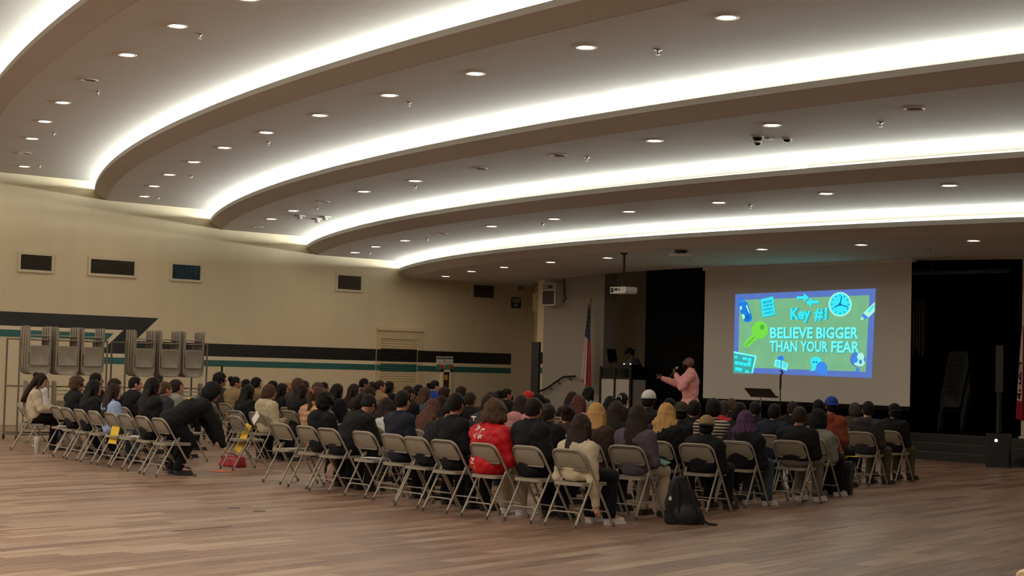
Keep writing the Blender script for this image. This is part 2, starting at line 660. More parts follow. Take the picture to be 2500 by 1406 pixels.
dome = lambda r, h: MB().lathe([(r, 0), (r, -0.02), (r * 0.9, -h * 0.6), (r * 0.55, -h), (0.0001, -h * 1.05)], 20)
ceil_fit('smoke_detector', 'round smoke detector on the third ceiling step beside a glowing downlight', 'detector', 1850, 333, 2,
         [('base', MB().lathe([(0.09, 0), (0.09, -0.015), (0.0001, -0.016)], 20), white_plastic), ('dome', dome(0.075, 0.06), metal_dark)])
ceil_fit('spot_lamp', 'dark lamp under the smoke detector on the third ceiling step', 'spot lamp', 1850, 346, 2,
         [('base', MB().lathe([(0.06, 0), (0.06, -0.02), (0.0001, -0.021)], 16), white_plastic), ('lamp_head', dome(0.05, 0.05), metal_dark)])
ceil_fit('spot_lamp', 'dark lamp standing apart to the right of the smoke detector', 'spot lamp', 1922, 338, 2,
         [('base', MB().lathe([(0.07, 0), (0.07, -0.02), (0.0001, -0.021)], 16), white_plastic), ('lamp_head', dome(0.055, 0.05), metal_dark)])
ceil_fit('sensor', 'small square sensor between the lamps of the third ceiling step', 'sensor', 1877, 337, 2,
         [('base', MB().box((0, 0, -0.008), (0.11, 0.11, 0.016)), white_plastic), ('window', MB().box((0, 0, -0.018), (0.05, 0.05, 0.006)), metal_dark)])
for (px, py), lab in {(732, 526): 'white emergency lamp near the left wall, the left one of three', (775, 534): 'white emergency lamp, the lower of the pair on the third ceiling step',
                      (794, 528.5): 'white emergency lamp, the upper right one of the three'}.items():
    ceil_fit('emergency_lamp', lab, 'emergency lamp', px, py, 2,
             [('base', MB().box((0, 0, -0.012), (0.22, 0.16, 0.024)), white_plastic), ('lamp_head', MB().lathe([(0.05, -0.02), (0.06, -0.08), (0.0001, -0.09)], 14), white_plastic)])
ceil_fit('ceiling_sensor', 'dark sensor with a white arm hanging from the lowest soffit by the screen', 'sensor', 1663, 611, 4,
         [('base', MB().lathe([(0.12, 0), (0.12, -0.04), (0.05, -0.06), (0.0001, -0.06)], 16), metal_dark),
          ('arm', MB().box((-0.02, 0, -0.09), (0.42, 0.06, 0.025)).box((0, 0, -0.07), (0.05, 0.05, 0.04)), white_plastic)], 0.7)

# ---- air vents on the left wall
vent_frame_m = mat('vent_frame', (206, 196, 170), 0.5, noise=0.03)
vent_dark = mat('vent_slat', (72, 66, 56), 0.5, 0.2, noise=0.1)
vent_back = mat('vent_hole', (34, 31, 27), 0.8, noise=0.1)
vent_sheen = mat('vent_slat_sheen', (38, 66, 84), 0.45, 0.2, noise=0.9, nscale=5)  # bluish sheen of this vent painted into the slat colour
VENTS = [((50, 620.4), (124, 661.5), 'plain grey air vent, first from the left on the cream wall', True), ((221, 632), (326, 673), 'wide dark air vent, second from the left on the cream wall', True),
         ((420, 644.8), (487, 684), 'air vent with a blue and orange sheen high on the cream wall', False), ((824, 671.5), (879.5, 708.6), 'dark striped air vent above the roll-down door', False),
         ((1155, 695), (1204, 728), 'dark air vent beside the exit sign', False)]
for i, (a, b, lab, horiz) in enumerate(VENTS):
    A, B = at_x(*a, XW), at_x(*b, XW)
    y0, y1, z1, z0 = A.y, B.y, A.z, B.z
    t = thing('air_vent', lab, 'vent', (XW, (y0 + y1) / 2, (z0 + z1) / 2), 0, 'air vents on the left wall')
    hw, hh = (y1 - y0) / 2, (z1 - z0) / 2
    fr = MB()
    for sgn in (-1, 1):
        fr.box((0.02, sgn * (hw + 0.03), 0), (0.04, 0.06, 2 * hh + 0.12))
        fr.box((0.02, 0, sgn * (hh + 0.03)), (0.04, 2 * hw, 0.06))
    fr.obj('frame', vent_frame_m, t)
    MB().box((0.004, 0, 0), (0.008, 2 * hw, 2 * hh)).obj('backing', vent_back, t)
    sl = MB()
    if horiz:
        for j in range(13):
            sl.box((0.018, 0, -hh + (j + 0.5) * 2 * hh / 13), (0.03, 2 * hw, 0.008), Euler((0, 0.6, 0)).to_matrix())
    else:
        for j in range(17):
            sl.box((0.018, -hw + (j + 0.5) * 2 * hw / 17, 0), (0.03, 0.010, 2 * hh), Euler((0, 0, 0.5)).to_matrix())
    tag(sl.obj('louvers', vent_sheen if i == 2 else vent_dark, t), kind='stuff')

# ---- roll-down door in the left wall
fy0, fy1 = at_x(918, 850, XW).y, at_x(1030, 850, XW).y
dy0, dy1 = at_x(928, 850, XW).y, at_x(1018, 850, XW).y
fz, dz = at_x(975, 800.5, XW).z, at_x(975, 828, XW).z
d1 = thing('door_1', None, None, (XW, 0, 0))
d1['kind'] = 'structure'
door_m = mat('door_cream', (206, 190, 154), 0.5, noise=0.04)
fr = MB()
fr.box((0.015, (fy0 + fy1) / 2, (fz + dz) / 2), (0.05, fy1 - fy0, fz - dz))
fr.box((0.015, (fy0 + dy0) / 2, dz / 2), (0.05, dy0 - fy0, dz))
fr.box((0.015, (fy1 + dy1) / 2, dz / 2), (0.05, fy1 - dy1, dz))
fr.box((0.05, (fy0 + fy1) / 2, (fz + dz) / 2 + 0.08), (0.05, fy1 - fy0, 0.03))
fr.obj('door_frame', door_m, d1)
for ja, jb in ((fy0, dy0), (dy1, fy1)):
    for za, zc_, m in ((zt1, zb1, black_paint), (zt2, zb2, teal_paint)):
        MB().box((0.041, (ja + jb) / 2, (za + zc_) / 2), (0.002, jb - ja, za - zc_)).obj('painted_stripe', m, d1)
nsl = 34
slm = None
for j in range(nsl):
    hs = dz / nsl
    if slm is None:
        slm = MB().prism([(0, -(dy1 - dy0) / 2, 0), (0.014, -(dy1 - dy0) / 2, hs * 0.2), (0.014, -(dy1 - dy0) / 2, hs * 0.8), (0, -(dy1 - dy0) / 2, hs * 0.97)], (0, dy1 - dy0, 0)).mesh('slat')
    zc = (j + 0.5) * hs
    link('slat', slm, black_paint if zb1 < zc < zt1 else (teal_paint if zb2 < zc < zt2 else door_m), d1, (0.006, (dy0 + dy1) / 2, j * hs))

# ---- proscenium, stage, steps
YP = 27.3
xl0, xl1 = at_y(1310.5, 850, YP).x, at_y(1325.5, 850, YP).x
xo = at_y(1475, 760, YP).x
xr = at_y(2494, 900, YP).x
pro = MB()
pro.box(((xl1 + xo) / 2, YP + 0.2, 2.2), (xo - xl1, 0.4, 4.4))
struct(pro.obj('wall_stage', wall_grey))
struct(MB().box(((xl0 + xl1) / 2, YP + 0.2, 2.2), (xl1 - xl0, 0.4, 4.4)).obj('wall_pier', wall_cream))
for za, zb_, m in ((zt1, zb1, black_paint), (zt2, zb2, teal_paint)):
    MB().box(((xl0 + xl1) / 2, YP - 0.002, (za + zb_) / 2 + 0.03), (xl1 - xl0, 0.004, za - zb_)).obj('painted_stripe', m, bpy.data.objects['wall_pier'])
struct(MB().box(((xr + XR) / 2, YP + 0.2, 2.2), (XR - xr, 0.4, 4.4)).obj('wall_stage_right', wall_cream))
struct(link('wall_nook', pyd('wall_nook', [(XW, 29.4, 0), (xo, 29.4, 0), (xo, 29.4, 6), (XW, 29.4, 6)], [(0, 1, 2, 3)]), wall_cream))
# boxed-in duct with a sloping underside between the wall and the pier
bx0, bx1 = at_y(1300, 740, 28.6), at_y(1322, 740, 28.6)
zt_, zb_ = at_y(1300, 715, 28.6).z, at_y(1300, 757, 28.6).z
dm = MB()
dm.box(((bx0.x + bx1.x) / 2, 28.9, (zt_ + zb_) / 2), (bx1.x - bx0.x, 0.6, zt_ - zb_))
dm.prism([(bx0.x, 28.6, zb_), (bx1.x, 28.6, zb_), (bx1.x, 28.6, zb_ - 0.24)], (0, 0.6, 0))
struct(dm.obj('trim_6', wall_cream))
SZ = 0.48
YN = 26.48
for i in range(3):
    y0 = YN - 0.28 * (2 - i)
    o = MB().box(((XW + XR) / 2, (y0 + 32) / 2, 0.16 * i + 0.08), (XR - XW, 32 - y0, 0.16)).obj('stage_step' if i < 2 else 'stage_floor', stage_black)
    struct(o)
    MB().box(((XW + XR) / 2, y0 + 0.012, 0.16 * i + 0.158), (XR - XW, 0.028, 0.012)).obj('nosing', step_edge, o)


def curtain(name, x0, x1, y, z0, z1, m, amp=0.06, pitch=0.22, label=None):
    n = max(8, int((x1 - x0) / pitch * 6))
    v, f = [], []
    for i in range(n + 1):
        X = x0 + (x1 - x0) * i / n
        d = amp * math.sin(2 * PI * (x1 - x0) * i / n / pitch) + 0.4 * amp * math.sin(9.1 * i / n + 1)
        v += [(X, y + d, z0), (X, y + d * 0.6, z1)]
    for i in range(n):
        f.append((2 * i, 2 * i + 2, 2 * i + 3, 2 * i + 1))
    o = link(name, pyd(name, v, f, True), m)
    return tag(o, label, 'curtain')


xc0, xc1 = at_y(1575, 800, 28.3).x, at_y(1716, 800, 28.3).x
curtain('stage_curtain', XW + 3, XR - 4, 30.8, SZ, 6.2, velvet, 0.08, 0.4, 'black backdrop curtain across the whole rear of the stage')
curtain('stage_curtain', xc0, xc1, 28.3, SZ, 5.6, velvet2, 0.025, 0.3, 'charcoal curtain panel on stage behind the speaker in pink')
struct(link('wall_stage_back', pyd('wsb', [(XW, 31.3, 0), (XR, 31.3, 0), (XR, 31.3, 6.4), (XW, 31.3, 6.4)], [(0, 1, 2, 3)]), velvet))
struct(link('ceiling_stage', pyd('cst', [(XW, 25.5, 6.4), (XR, 25.5, 6.4), (XR, 31.4, 6.4), (XW, 31.4, 6.4)], [(0, 1, 2, 3)]), velvet))

# ================================================================== FOLDING CHAIRS
def rounded(pts, r, n=4):
    """polyline with rounded inner corners"""
    P = [Vector(p) for p in pts]
    out = [P[0]]
    for i in range(1, len(P) - 1):
        a, b, c = P[i - 1], P[i], P[i + 1]
        d1, d2 = (a - b), (c - b)
        q = min(r, d1.length * 0.49, d2.length * 0.49)
        p1, p2 = b + d1.normalized() * q, b + d2.normalized() * q
        for j in range(n + 1):
            t = j / n
            out.append(p1 * (1 - t) ** 2 + b * 2 * t * (1 - t) + p2 * t * t)
    out.append(P[-1])
    return out


def pan(w0, w1, l, th, r, bow=0.0, n=4):
    """sheet-metal pan in the xy plane: width w0 at y=0, w1 at y=l, rounded corners, rolled rim"""
    pts = []
    for (x, y, a0) in ((w1 / 2 - r, l - r, 0), (-w1 / 2 + r, l - r, 90), (-w0 / 2 + r, r, 180), (w0 / 2 - r, r, 270)):
        for j in range(n + 1):
            a = math.radians(a0 + 90 * j / n)
            pts.append((x + r * math.cos(a), y + r * math.sin(a)))
    k = len(pts)
    cx, cy = 0, l / 2
    v, f = [], []

    def zz(x, y):
        return bow * ((2 * x / max(w0, w1)) ** 2)
    for s, z in ((1.0, -th), (1.0, 0), (0.93, 0.004), (0.86, -0.002)):
        for x, y in pts:
            X, Y = cx + (x - cx) * s, cy + (y - cy) * s
            v.append((X, Y, z + zz(X, Y)))
    for a in range(3):
        for j in range(k):
            f.append((a * k + j, a * k + (j + 1) % k, (a + 1) * k + (j + 1) % k, (a + 1) * k + j))
    f.append(tuple(3 * k + j for j in range(k)))
    return v, f


def chair_parts():
    P = {}
    # long side tubes: front feet up and back over the top of the backrest
    fr = MB()
    fr.tube(rounded([(-0.222, 0.255, 0.012), (-0.214, -0.205, 0.752), (0.214, -0.205, 0.752), (0.222, 0.255, 0.012)], 0.11, 6), 0.0125, 8)
    fr.tube([(-0.222 + 0.003, 0.17, 0.15), (0.222 - 0.003, 0.17, 0.15)], 0.008, 6)
    P['frame'] = fr
    for s in (-1, 1):
        lg = MB()
        lg.tube([(s * 0.20, -0.285, 0.012), (s * 0.196, -0.02, 0.50)], 0.0115, 8)
        lg.box((s * 0.208, 0.0, 0.47), (0.006, 0.03, 0.09), Euler((-0.5, 0, 0)).to_matrix())
        P['leg' + ('' if s < 0 else '2')] = lg
    br = MB()
    a, b = Vector((-0.198, -0.243, 0.09)), Vector((0.198, -0.243, 0.09))
    br.tube(rounded([a, a + Vector((0.015, 0.035, 0.062)), b + Vector((-0.015, 0.035, 0.062)), b], 0.05, 3), 0.008, 6)
    P['rear_brace'] = br
    st = MB()
    v, f = pan(0.385, 0.385, 0.40, 0.03, 0.05)
    st.add([(x, y - 0.19, z + 0.435) for x, y, z in v], f)
    st.add([(x, y - 0.19, 0.405) for x, y, z in v[:20]], [tuple(range(19, -1, -1))])
    P['seat'] = st
    bk = MB()
    v, f = pan(0.42, 0.385, 0.215, 0.012, 0.055, -0.018, 5)
    ax = Vector((0, -0.528, 0.849)).normalized()
    nrm = Vector((0, -0.849, -0.528))
    o = Vector((0, -0.088, 0.562))
    # the lower edge is nearly straight, the top follows the tube bend
    bk.add([o + Vector((1, 0, 0)) * x + ax * y + nrm * (-z) for x, y, z in v], f)
    bk.add([o + Vector((1, 0, 0)) * x + ax * y + nrm * (-z + 0.002) for x, y, z in v], [tuple(reversed(q)) for q in f])
    P['backrest'] = bk
    return P


PARTS = chair_parts()
CH_ME = {k: v.mesh(k.rstrip('2')) for k, v in PARTS.items()}
CAPS = [MB().lathe([(0.016, 0), (0.017, 0.004), (0.015, 0.035), (0.012, 0.04)], 8).mesh('foot_cap')][0]
CH_TAN = mat('tan_enamel', (206, 186, 150), 0.45, noise=0.04)


def make_chair(label, loc, rz, group='folding chairs in the audience', m=None):
    m = m or beige_metal
    t = thing('folding_chair', label, 'chair', loc, rz, group)
    for k, me in CH_ME.items():
        link(k.rstrip('2'), me, m, t)
    for p in ((-0.222, 0.256), (0.222, 0.256), (-0.2, -0.286), (0.2, -0.286)):
        link('foot_cap', CAPS, rubber, t, (p[0], p[1], 0))
    return t


REAR = [10.35, 11.6, 12.8, 13.85, 14.8, 15.9, 17.4, 18.5, 19.5]
CHAIRS = []      # (row, x, y, rz)
# back row, placed one by one
R1L = [-24.26, -23.54, -22.85, -22.18, -21.53, -20.94, -20.20, -19.52]
R1Ly = [10.55, 10.4, 10.3, 10.22, 10.17, 10.1, 10.0, 9.9]
R1R = [(-17.9, 10.76), (-17.13, 10.66), (-16.5, 10.57), (-15.7, 10.54), (-15.05, 10.5), (-14.42, 10.36), (-13.76, 10.25), (-13.09, 10.25), (-12.55, 10.38), (-11.98, 10.42)]
for x, y in zip(R1L, R1Ly):
    CHAIRS.append([1, x, y + 0.285, -0.05])
for i, (x, y) in enumerate(R1R):
    CHAIRS.append([1, x, y + 0.285, 0.03 if i < 9 else 0.12])

# ================================================================== PEOPLE (signed-distance modelling, meshed with surface nets)
def surface_nets(F, org, h):
    nx, ny, nz = F.shape
    ins = F < 0
    c = [F[i:nx - 1 + i, j:ny - 1 + j, k:nz - 1 + k] for i in (0, 1) for j in (0, 1) for k in (0, 1)]
    ci = [q < 0 for q in c]
    cnt = sum(q.astype(np.int8) for q in ci)
    act = (cnt > 0) & (cnt < 8)
    idx = -np.ones(act.shape, np.int64)
    A = np.argwhere(act)
    idx[act] = np.arange(len(A))
    cv = np.stack([q[act] for q in c], 1)
    off = np.array([(i, j, k) for i in (0, 1) for j in (0, 1) for k in (0, 1)], float)
    acc = np.zeros((len(A), 3))
    n = np.zeros(len(A))
    for a in range(8):
        for b in range(a + 1, 8):
            if np.abs(off[a] - off[b]).sum() == 1:
                va, vb = cv[:, a], cv[:, b]
                m = (va < 0) != (vb < 0)
                t = np.where(m, va / np.where(m, va - vb, 1), 0)
                acc += np.where(m[:, None], off[a] + t[:, None] * (off[b] - off[a]), 0)
                n += m
    V = (A + acc / n[:, None]) * h + org
    Q = []
    for ax in range(3):
        s0 = [slice(0, -1) if d == ax else slice(1, -1) for d in range(3)]
        s1 = [slice(1, None) if d == ax else slice(1, -1) for d in range(3)]
        a, b = ins[tuple(s0)], ins[tuple(s1)]
        e = np.argwhere(a != b)
        fl = a[tuple(e.T)]
        e = e + np.array([0 if d == ax else 1 for d in range(3)])
        u, w_ = (ax + 1) % 3, (ax + 2) % 3
        du, dw = np.zeros(3, int), np.zeros(3, int)
        du[u] = 1
        dw[w_] = 1
        q = np.stack([idx[tuple((e - du - dw).T)], idx[tuple((e - dw).T)], idx[tuple(e.T)], idx[tuple((e - du).T)]], 1)
        q[~fl] = q[~fl][:, ::-1]
        Q.append(q)
    return V, np.concatenate(Q)


def np_mesh(name, V, Q):
    me = bpy.data.meshes.new(name)
    me.vertices.add(len(V))
    me.vertices.foreach_set('co', np.asarray(V, np.float32).ravel())
    me.loops.add(len(Q) * 4)
    me.loops.foreach_set('vertex_index', np.asarray(Q, np.int32).ravel())
    me.polygons.add(len(Q))
    me.polygons.foreach_set('loop_start', np.arange(len(Q), dtype=np.int32) * 4)
    me.polygons.foreach_set('use_smooth', np.ones(len(Q), bool))
    me.update(calc_edges=True)
    me.validate()
    return me


def grid(lo, hi, h):
    ax = [np.arange(a, b + h, h, dtype=np.float32) for a, b in zip(lo, hi)]
    return np.stack(np.meshgrid(*ax, indexing='ij'), -1), np.array(lo, float)


def cap(P, a, b, ra, rb):
    a, b = np.array(a, np.float32), np.array(b, np.float32)
    d = b - a
    t = np.clip(((P - a) @ d) / max(1e-9, float(d @ d)), 0, 1)
    return np.sqrt(((P - a - t[..., None] * d) ** 2).sum(-1)) - (ra + (rb - ra) * t)


def ell(P, c, r, Rm=None):
    q = P - np.array(c, np.float32)
    if Rm is not None:
        q = q @ Rm
    r = np.array(r, np.float32)
    k0 = np.sqrt(((q / r) ** 2).sum(-1))
    k1 = np.sqrt(((q / (r * r)) ** 2).sum(-1))
    return k0 * (k0 - 1.0) / np.maximum(k1, 1e-6)


def su(a, b, k):
    h = np.clip(0.5 + 0.5 * (b - a) / k, 0, 1)
    return b * (1 - h) + a * h - k * h * (1 - h)


def rotm(yaw, pitch, roll=0.0):
    return np.array(Euler((pitch, roll, yaw), 'XYZ').to_matrix(), np.float32)


def joints(h=1.2, lean=-0.1, yaw=0.0, pitch=0.0, wide=1.0, arms='lap', stand=False, legs='seat', hipz=0.52, headfwd=0.03, torso=None):
    J = dict(h=h, wide=wide)
    hip = np.array((0, 0.035, hipz)) if not stand else np.array((0, 0, 0.93))
    L = h - 0.315 - hip[2] if torso is None else torso
    d = np.array((0, math.sin(lean), math.cos(lean)))
    sh = hip + d * L
    J['hip'], J['sh'], J['d'] = hip, sh, d
    J['neck'] = sh + d * 0.03
    nd = np.array((0, math.sin(lean * 0.4 + 0.12), math.cos(lean * 0.4 + 0.12)))
    J['hc'] = sh + nd * 0.195 + np.array((0, headfwd, 0))
    J['R'] = rotm(yaw, pitch)
    W = 0.168 * wide
    for s, n in ((-1, 'L'), (1, 'R')):
        S = sh + np.array((s * W, 0, -0.02))
        J['S' + n] = S
        if arms == 'lap':
            J['E' + n] = S + np.array((s * 0.045, 0.05 + 0.1 * d[1], -0.25))
            J['H' + n] = np.array((s * 0.085, 0.24, hipz + 0.10))
        elif arms == 'fwd':
            J['E' + n] = S + np.array((s * 0.05, 0.10, -0.24))
            J['H' + n] = np.array((s * 0.09, 0.36, hipz + 0.16))
        elif arms == 'down':
            J['E' + n] = S + np.array((s * 0.03, 0.16, -0.24))
            J['H' + n] = J['E' + n] + np.array((-s * 0.03, 0.12, -0.24))
        elif arms == 'side':
            J['E' + n] = S + np.array((s * 0.05, -0.02, -0.28))
            J['H' + n] = J['E' + n] + np.array((s * 0.0, 0.06, -0.25)) if s > 0 else np.array((s * 0.085, 0.24, hipz + 0.10))
        elif isinstance(arms, dict):
            J['E' + n], J['H' + n] = np.array(arms['E' + n]), np.array(arms['H' + n])
        if stand:
            J['T' + n] = hip + np.array((s * 0.095, 0, -0.03))
            J['K' + n] = np.array((s * 0.10, 0.03, 0.49))
            J['A' + n] = np.array((s * 0.11, -0.02, 0.09))
            J['F' + n] = np.array((s * 0.13, 0.15, 0.045))
        else:
            J['T' + n] = hip + np.array((s * 0.09, 0.03, -0.015))
            J['K' + n] = np.array((s * 0.115, 0.40, 0.475))
            J['A' + n] = np.array((s * 0.12, 0.36, 0.10))
            J['F' + n] = np.array((s * 0.13, 0.53, 0.045))
            if legs == 'cross' and s > 0:
                J['K' + n], J['A' + n], J['F' + n] = np.array((-0.02, 0.44, 0.60)), np.array((-0.16, 0.56, 0.28)), np.array((-0.17, 0.72, 0.22))
    return J


def torso_d(P, J, infl=0.0):
    w_ = J['wide']
    hip, sh, d = J['hip'], J['sh'], J['d']
    R = np.array(Euler((-math.atan2(d[1], d[2]), 0, 0)).to_matrix(), np.float32)
    D = ell(P, hip + d * 0.02, (0.165 * w_ + infl, 0.125 * w_ + infl, 0.12 + infl), R)
    mid = (hip + sh) / 2
    Ls = np.linalg.norm(sh - hip)
    D = su(D, ell(P, hip + d * Ls * 0.42, (0.142 * w_ + infl, 0.105 * w_ + infl, 0.2 + infl), R), 0.06)
    D = su(D, ell(P, hip + d * Ls * 0.74, (0.158 * w_ + infl, 0.112 * w_ + infl, 0.17 + infl), R), 0.06)
    D = su(D, cap(P, J['SL'] * 0.92 + sh * 0.08, J['SR'] * 0.92 + sh * 0.08, 0.055 + infl, 0.055 + infl), 0.06)
    return D


def hand_d(P, H, E, s, open_=False, spread=None):
    f = (H - E) / np.linalg.norm(H - E)
    side = np.cross(f, np.array((0, 0, 1.0)))
    side /= np.linalg.norm(side) + 1e-9
    if spread is not None:
        side = np.array(spread, float)
    D = cap(P, H, H + f * 0.06, 0.026, 0.030)
    dn = np.cross(side, f)
    curl = 0.0 if open_ else 0.55
    for i, (o, L) in enumerate(((-0.027, 0.066), (-0.009, 0.076), (0.009, 0.072), (0.027, 0.056))):
        b = H + f * 0.075 + side * o
        m1 = b + f * L * 0.5 - dn * curl * 0.02 * -1
        m2 = m1 + f * L * 0.45 * (1 - curl * 0.6) + dn * curl * 0.035
        fan = side * o * (0.9 if open_ else 0.1)
        D = su(D, np.minimum(cap(P, b, m1 + fan * 0.5, 0.0095, 0.009), cap(P, m1 + fan * 0.5, m2 + fan, 0.009, 0.0075)), 0.006)
    t0 = H + f * 0.015 - side * s * 0.03
    t1 = t0 + f * 0.035 - side * s * 0.03
    D = su(D, np.minimum(cap(P, t0, t1, 0.012, 0.010), cap(P, t1, t1 + f * 0.03 - side * s * 0.008, 0.010, 0.008)), 0.01)
    return D


def head_d(P, J, ears=True):
    q = (P - J['hc'].astype(np.float32)) @ J['R']
    D = ell(q, (0, -0.010, 0.018), (0.074, 0.094, 0.096))
    D = su(D, ell(q, (0, 0.036, -0.052), (0.054, 0.056, 0.062)), 0.035)
    D = su(D, ell(q, (0, 0.070, 0.030), (0.052, 0.026, 0.014)), 0.02)
    for s in (-1, 1):
        D = -su(-D, ell(q, (s * 0.031, 0.098, 0.006), (0.017, 0.014, 0.012)) * 1.0, 0.008) if False else D
        D = su(D, ell(q, (s * 0.030, 0.080, 0.004), (0.012, 0.010, 0.009)), 0.006)
        D = su(D, ell(q, (s * 0.076, -0.006, -0.012), (0.010, 0.022, 0.032)), 0.008)
        D = su(D, ell(q, (s * 0.042, 0.058, -0.024), (0.022, 0.022, 0.02)), 0.02)
    D = su(D, cap(q, (0, 0.088, 0.012), (0, 0.112, -0.020), 0.008, 0.0135), 0.010)
    D = su(D, ell(q, (0, 0.092, -0.052), (0.022, 0.010, 0.007)), 0.006)
    D = su(D, ell(q, (0, 0.090, -0.064), (0.019, 0.010, 0.007)), 0.006)
    D = su(D, ell(q, (0, 0.082, -0.092), (0.020, 0.016, 0.015)), 0.012)
    return D


def body_d(P, J, open_hand=None):
    D = torso_d(P, J)
    D = su(D, cap(P, J['neck'] - J['d'] * 0.03, J['hc'] + J['R'] @ np.array((0, -0.02, -0.06), np.float32), 0.056 * J['wide'] ** 0.5, 0.05), 0.035)
    D = su(D, head_d(P, J), 0.02)
    for s, n in ((-1, 'L'), (1, 'R')):
        D = su(D, cap(P, J['S' + n], J['E' + n], 0.048, 0.038), 0.03)
        D = su(D, cap(P, J['E' + n], J['H' + n], 0.038, 0.026), 0.01)
        o = bool(open_hand and n in open_hand)
        D = su(D, hand_d(P, J['H' + n], J['E' + n], s, o, open_hand[n] if o else None), 0.012)
        D = su(D, cap(P, J['T' + n], J['K' + n], 0.082, 0.058), 0.03)
        D = su(D, cap(P, J['K' + n], J['A' + n], 0.056, 0.038), 0.012)
        D = su(D, cap(P, J['A' + n], J['F' + n], 0.036, 0.03), 0.02)
    return D


def bounds(J, pad=0.16):
    pts = np.array([v for k, v in J.items() if isinstance(v, np.ndarray) and v.shape == (3,) and k != 'd'])
    lo, hi = pts.min(0) - pad, pts.max(0) + pad
    return lo, hi


SKIN_SLOTS = None


def face_slots(me, J, sc_=1.0):
    """a second slot for eyes and brows, a third for the lips"""
    C = np.empty(len(me.polygons) * 3, np.float32)
    me.polygons.foreach_get('center', C)
    q = (C.reshape(-1, 3) - J['hc'].astype(np.float32)) @ J['R']
    s = np.zeros(len(q), np.int32)
    for sx in (-1, 1):
        s[(np.abs(q[:, 0] - sx * 0.030) < 0.014) & (np.abs(q[:, 2] - 0.004) < 0.0075) & (q[:, 1] > 0.07)] = 1
        s[(np.abs(q[:, 0] - sx * 0.031) < 0.020) & (np.abs(q[:, 2] - 0.029) < 0.006) & (q[:, 1] > 0.07)] = 1
    s[(np.abs(q[:, 0]) < 0.021) & (np.abs(q[:, 2] + 0.058) < 0.011) & (q[:, 1] > 0.085)] = 2
    me.polygons.foreach_set('material_index', s)


eye_dark = mat('eyes_and_brows', (34, 24, 20), 0.4, noise=0.05)
lip_m = mat('lips', (140, 84, 74), 0.5, noise=0.05)
SKINS = {'light': mat('skin_light', (196, 146, 118), 0.5, noise=0.04), 'medium': mat('skin_medium', (168, 118, 90), 0.5, noise=0.04),
         'tan': mat('skin_tan', (146, 98, 72), 0.5, noise=0.04), 'dark': mat('skin_dark', (96, 62, 48), 0.5, noise=0.05)}


def body_mesh(J, h=0.014, open_hand=None):
    lo, hi = bounds(J, 0.17)
    P, o = grid(lo, hi, h)
    V, Q = surface_nets(body_d(P, J, open_hand), o, h)
    me = np_mesh('person', V, Q)
    me.materials.append(SKINS['medium'])
    me.materials.append(eye_dark)
    me.materials.append(lip_m)
    face_slots(me, J)
    return me


def wrinkle(P, a=0.004):
    return a * (np.sin(P[..., 2] * 62 + np.sin(P[..., 0] * 23) * 2.2) * np.sin(P[..., 0] * 31 + P[..., 1] * 37 + P[..., 2] * 9) + 0.6 * np.sin(P[..., 0] * 17 - P[..., 2] * 33))


def shirt_mesh(J, style, h=0.015):
    infl = {'tee': 0.012, 'sweater': 0.018, 'hoodie': 0.026, 'jacket': 0.034}[style]
    lo, hi = bounds({k: J[k] for k in ('hip', 'sh', 'SL', 'SR', 'EL', 'ER', 'HL', 'HR')}, 0.24)
    P, o = grid(lo, hi, h)
    D = torso_d(P, J, infl)
    nk = cap(P, J['neck'] - J['d'] * 0.04, J['neck'] + J['d'] * 0.035, 0.068 + infl * 0.6, 0.06 + infl * 0.5)
    D = su(D, nk, 0.03)
    hem = J['hip'] - J['d'] * (0.075 if style != 'jacket' else 0.1)
    D = np.maximum(D, -((P - hem.astype(np.float32)) @ J['d'].astype(np.float32)))
    for n in 'LR':
        E, H = J['E' + n], J['H' + n]
        D = su(D, cap(P, J['S' + n], E, 0.056 + infl, 0.045 + infl * 0.9), 0.05)
        if style != 'tee':
            D = su(D, cap(P, E, E + (H - E) * 0.97, 0.044 + infl * 0.9, 0.034 + infl * 0.5), 0.02)
    D = D + wrinkle(P, 0.004 if style != 'jacket' else 0.0055)
    if style in ('hoodie', 'jacket'):
        c = J['neck'] + np.array((0, -0.075, -0.005))
        hd = np.maximum(ell(P, c, (0.125, 0.07, 0.085)), -ell(P, c + np.array((0, 0.05, 0.06)), (0.085, 0.07, 0.06)))
        if style == 'hoodie':
            D = su(D, hd, 0.015)
        else:
            D = su(D, cap(P, J['neck'] + np.array((-0.05, -0.035, 0.0)), J['neck'] + np.array((0.05, -0.035, 0.0)), 0.035, 0.035), 0.02)
    # open neck, hem
    D = np.maximum(D, -cap(P, J['neck'] + J['d'] * 0.02, J['neck'] + J['d'] * 0.2, 0.05, 0.07))
    V, Q = surface_nets(D, o, h)
    return np_mesh('shirt', V, Q)


def trouser_mesh(J, h=0.017, loose=0.018):
    ks = ('hip', 'TL', 'TR', 'KL', 'KR', 'AL', 'AR')
    lo, hi = bounds({k: J[k] for k in ks}, 0.2)
    P, o = grid(lo, hi, h)
    w_ = J['wide']
    D = ell(P, J['hip'], (0.168 * w_ + 0.006, 0.128 * w_ + 0.006, 0.12))
    for n in 'LR':
        D = su(D, cap(P, J['T' + n], J['K' + n], 0.088, 0.064 + loose * 0.6), 0.03)
        D = su(D, cap(P, J['K' + n], J['A' + n] + (J['K' + n] - J['A' + n]) * 0.03, 0.062 + loose * 0.5, 0.05 + loose), 0.012)
    D = D + wrinkle(P, 0.003)
    D = np.maximum(D, P[..., 2] - (J['hip'][2] + 0.09))
    D = np.maximum(D, 0.05 - P[..., 2])
    V, Q = surface_nets(D, o, h)
    return np_mesh('trousers', V, Q)


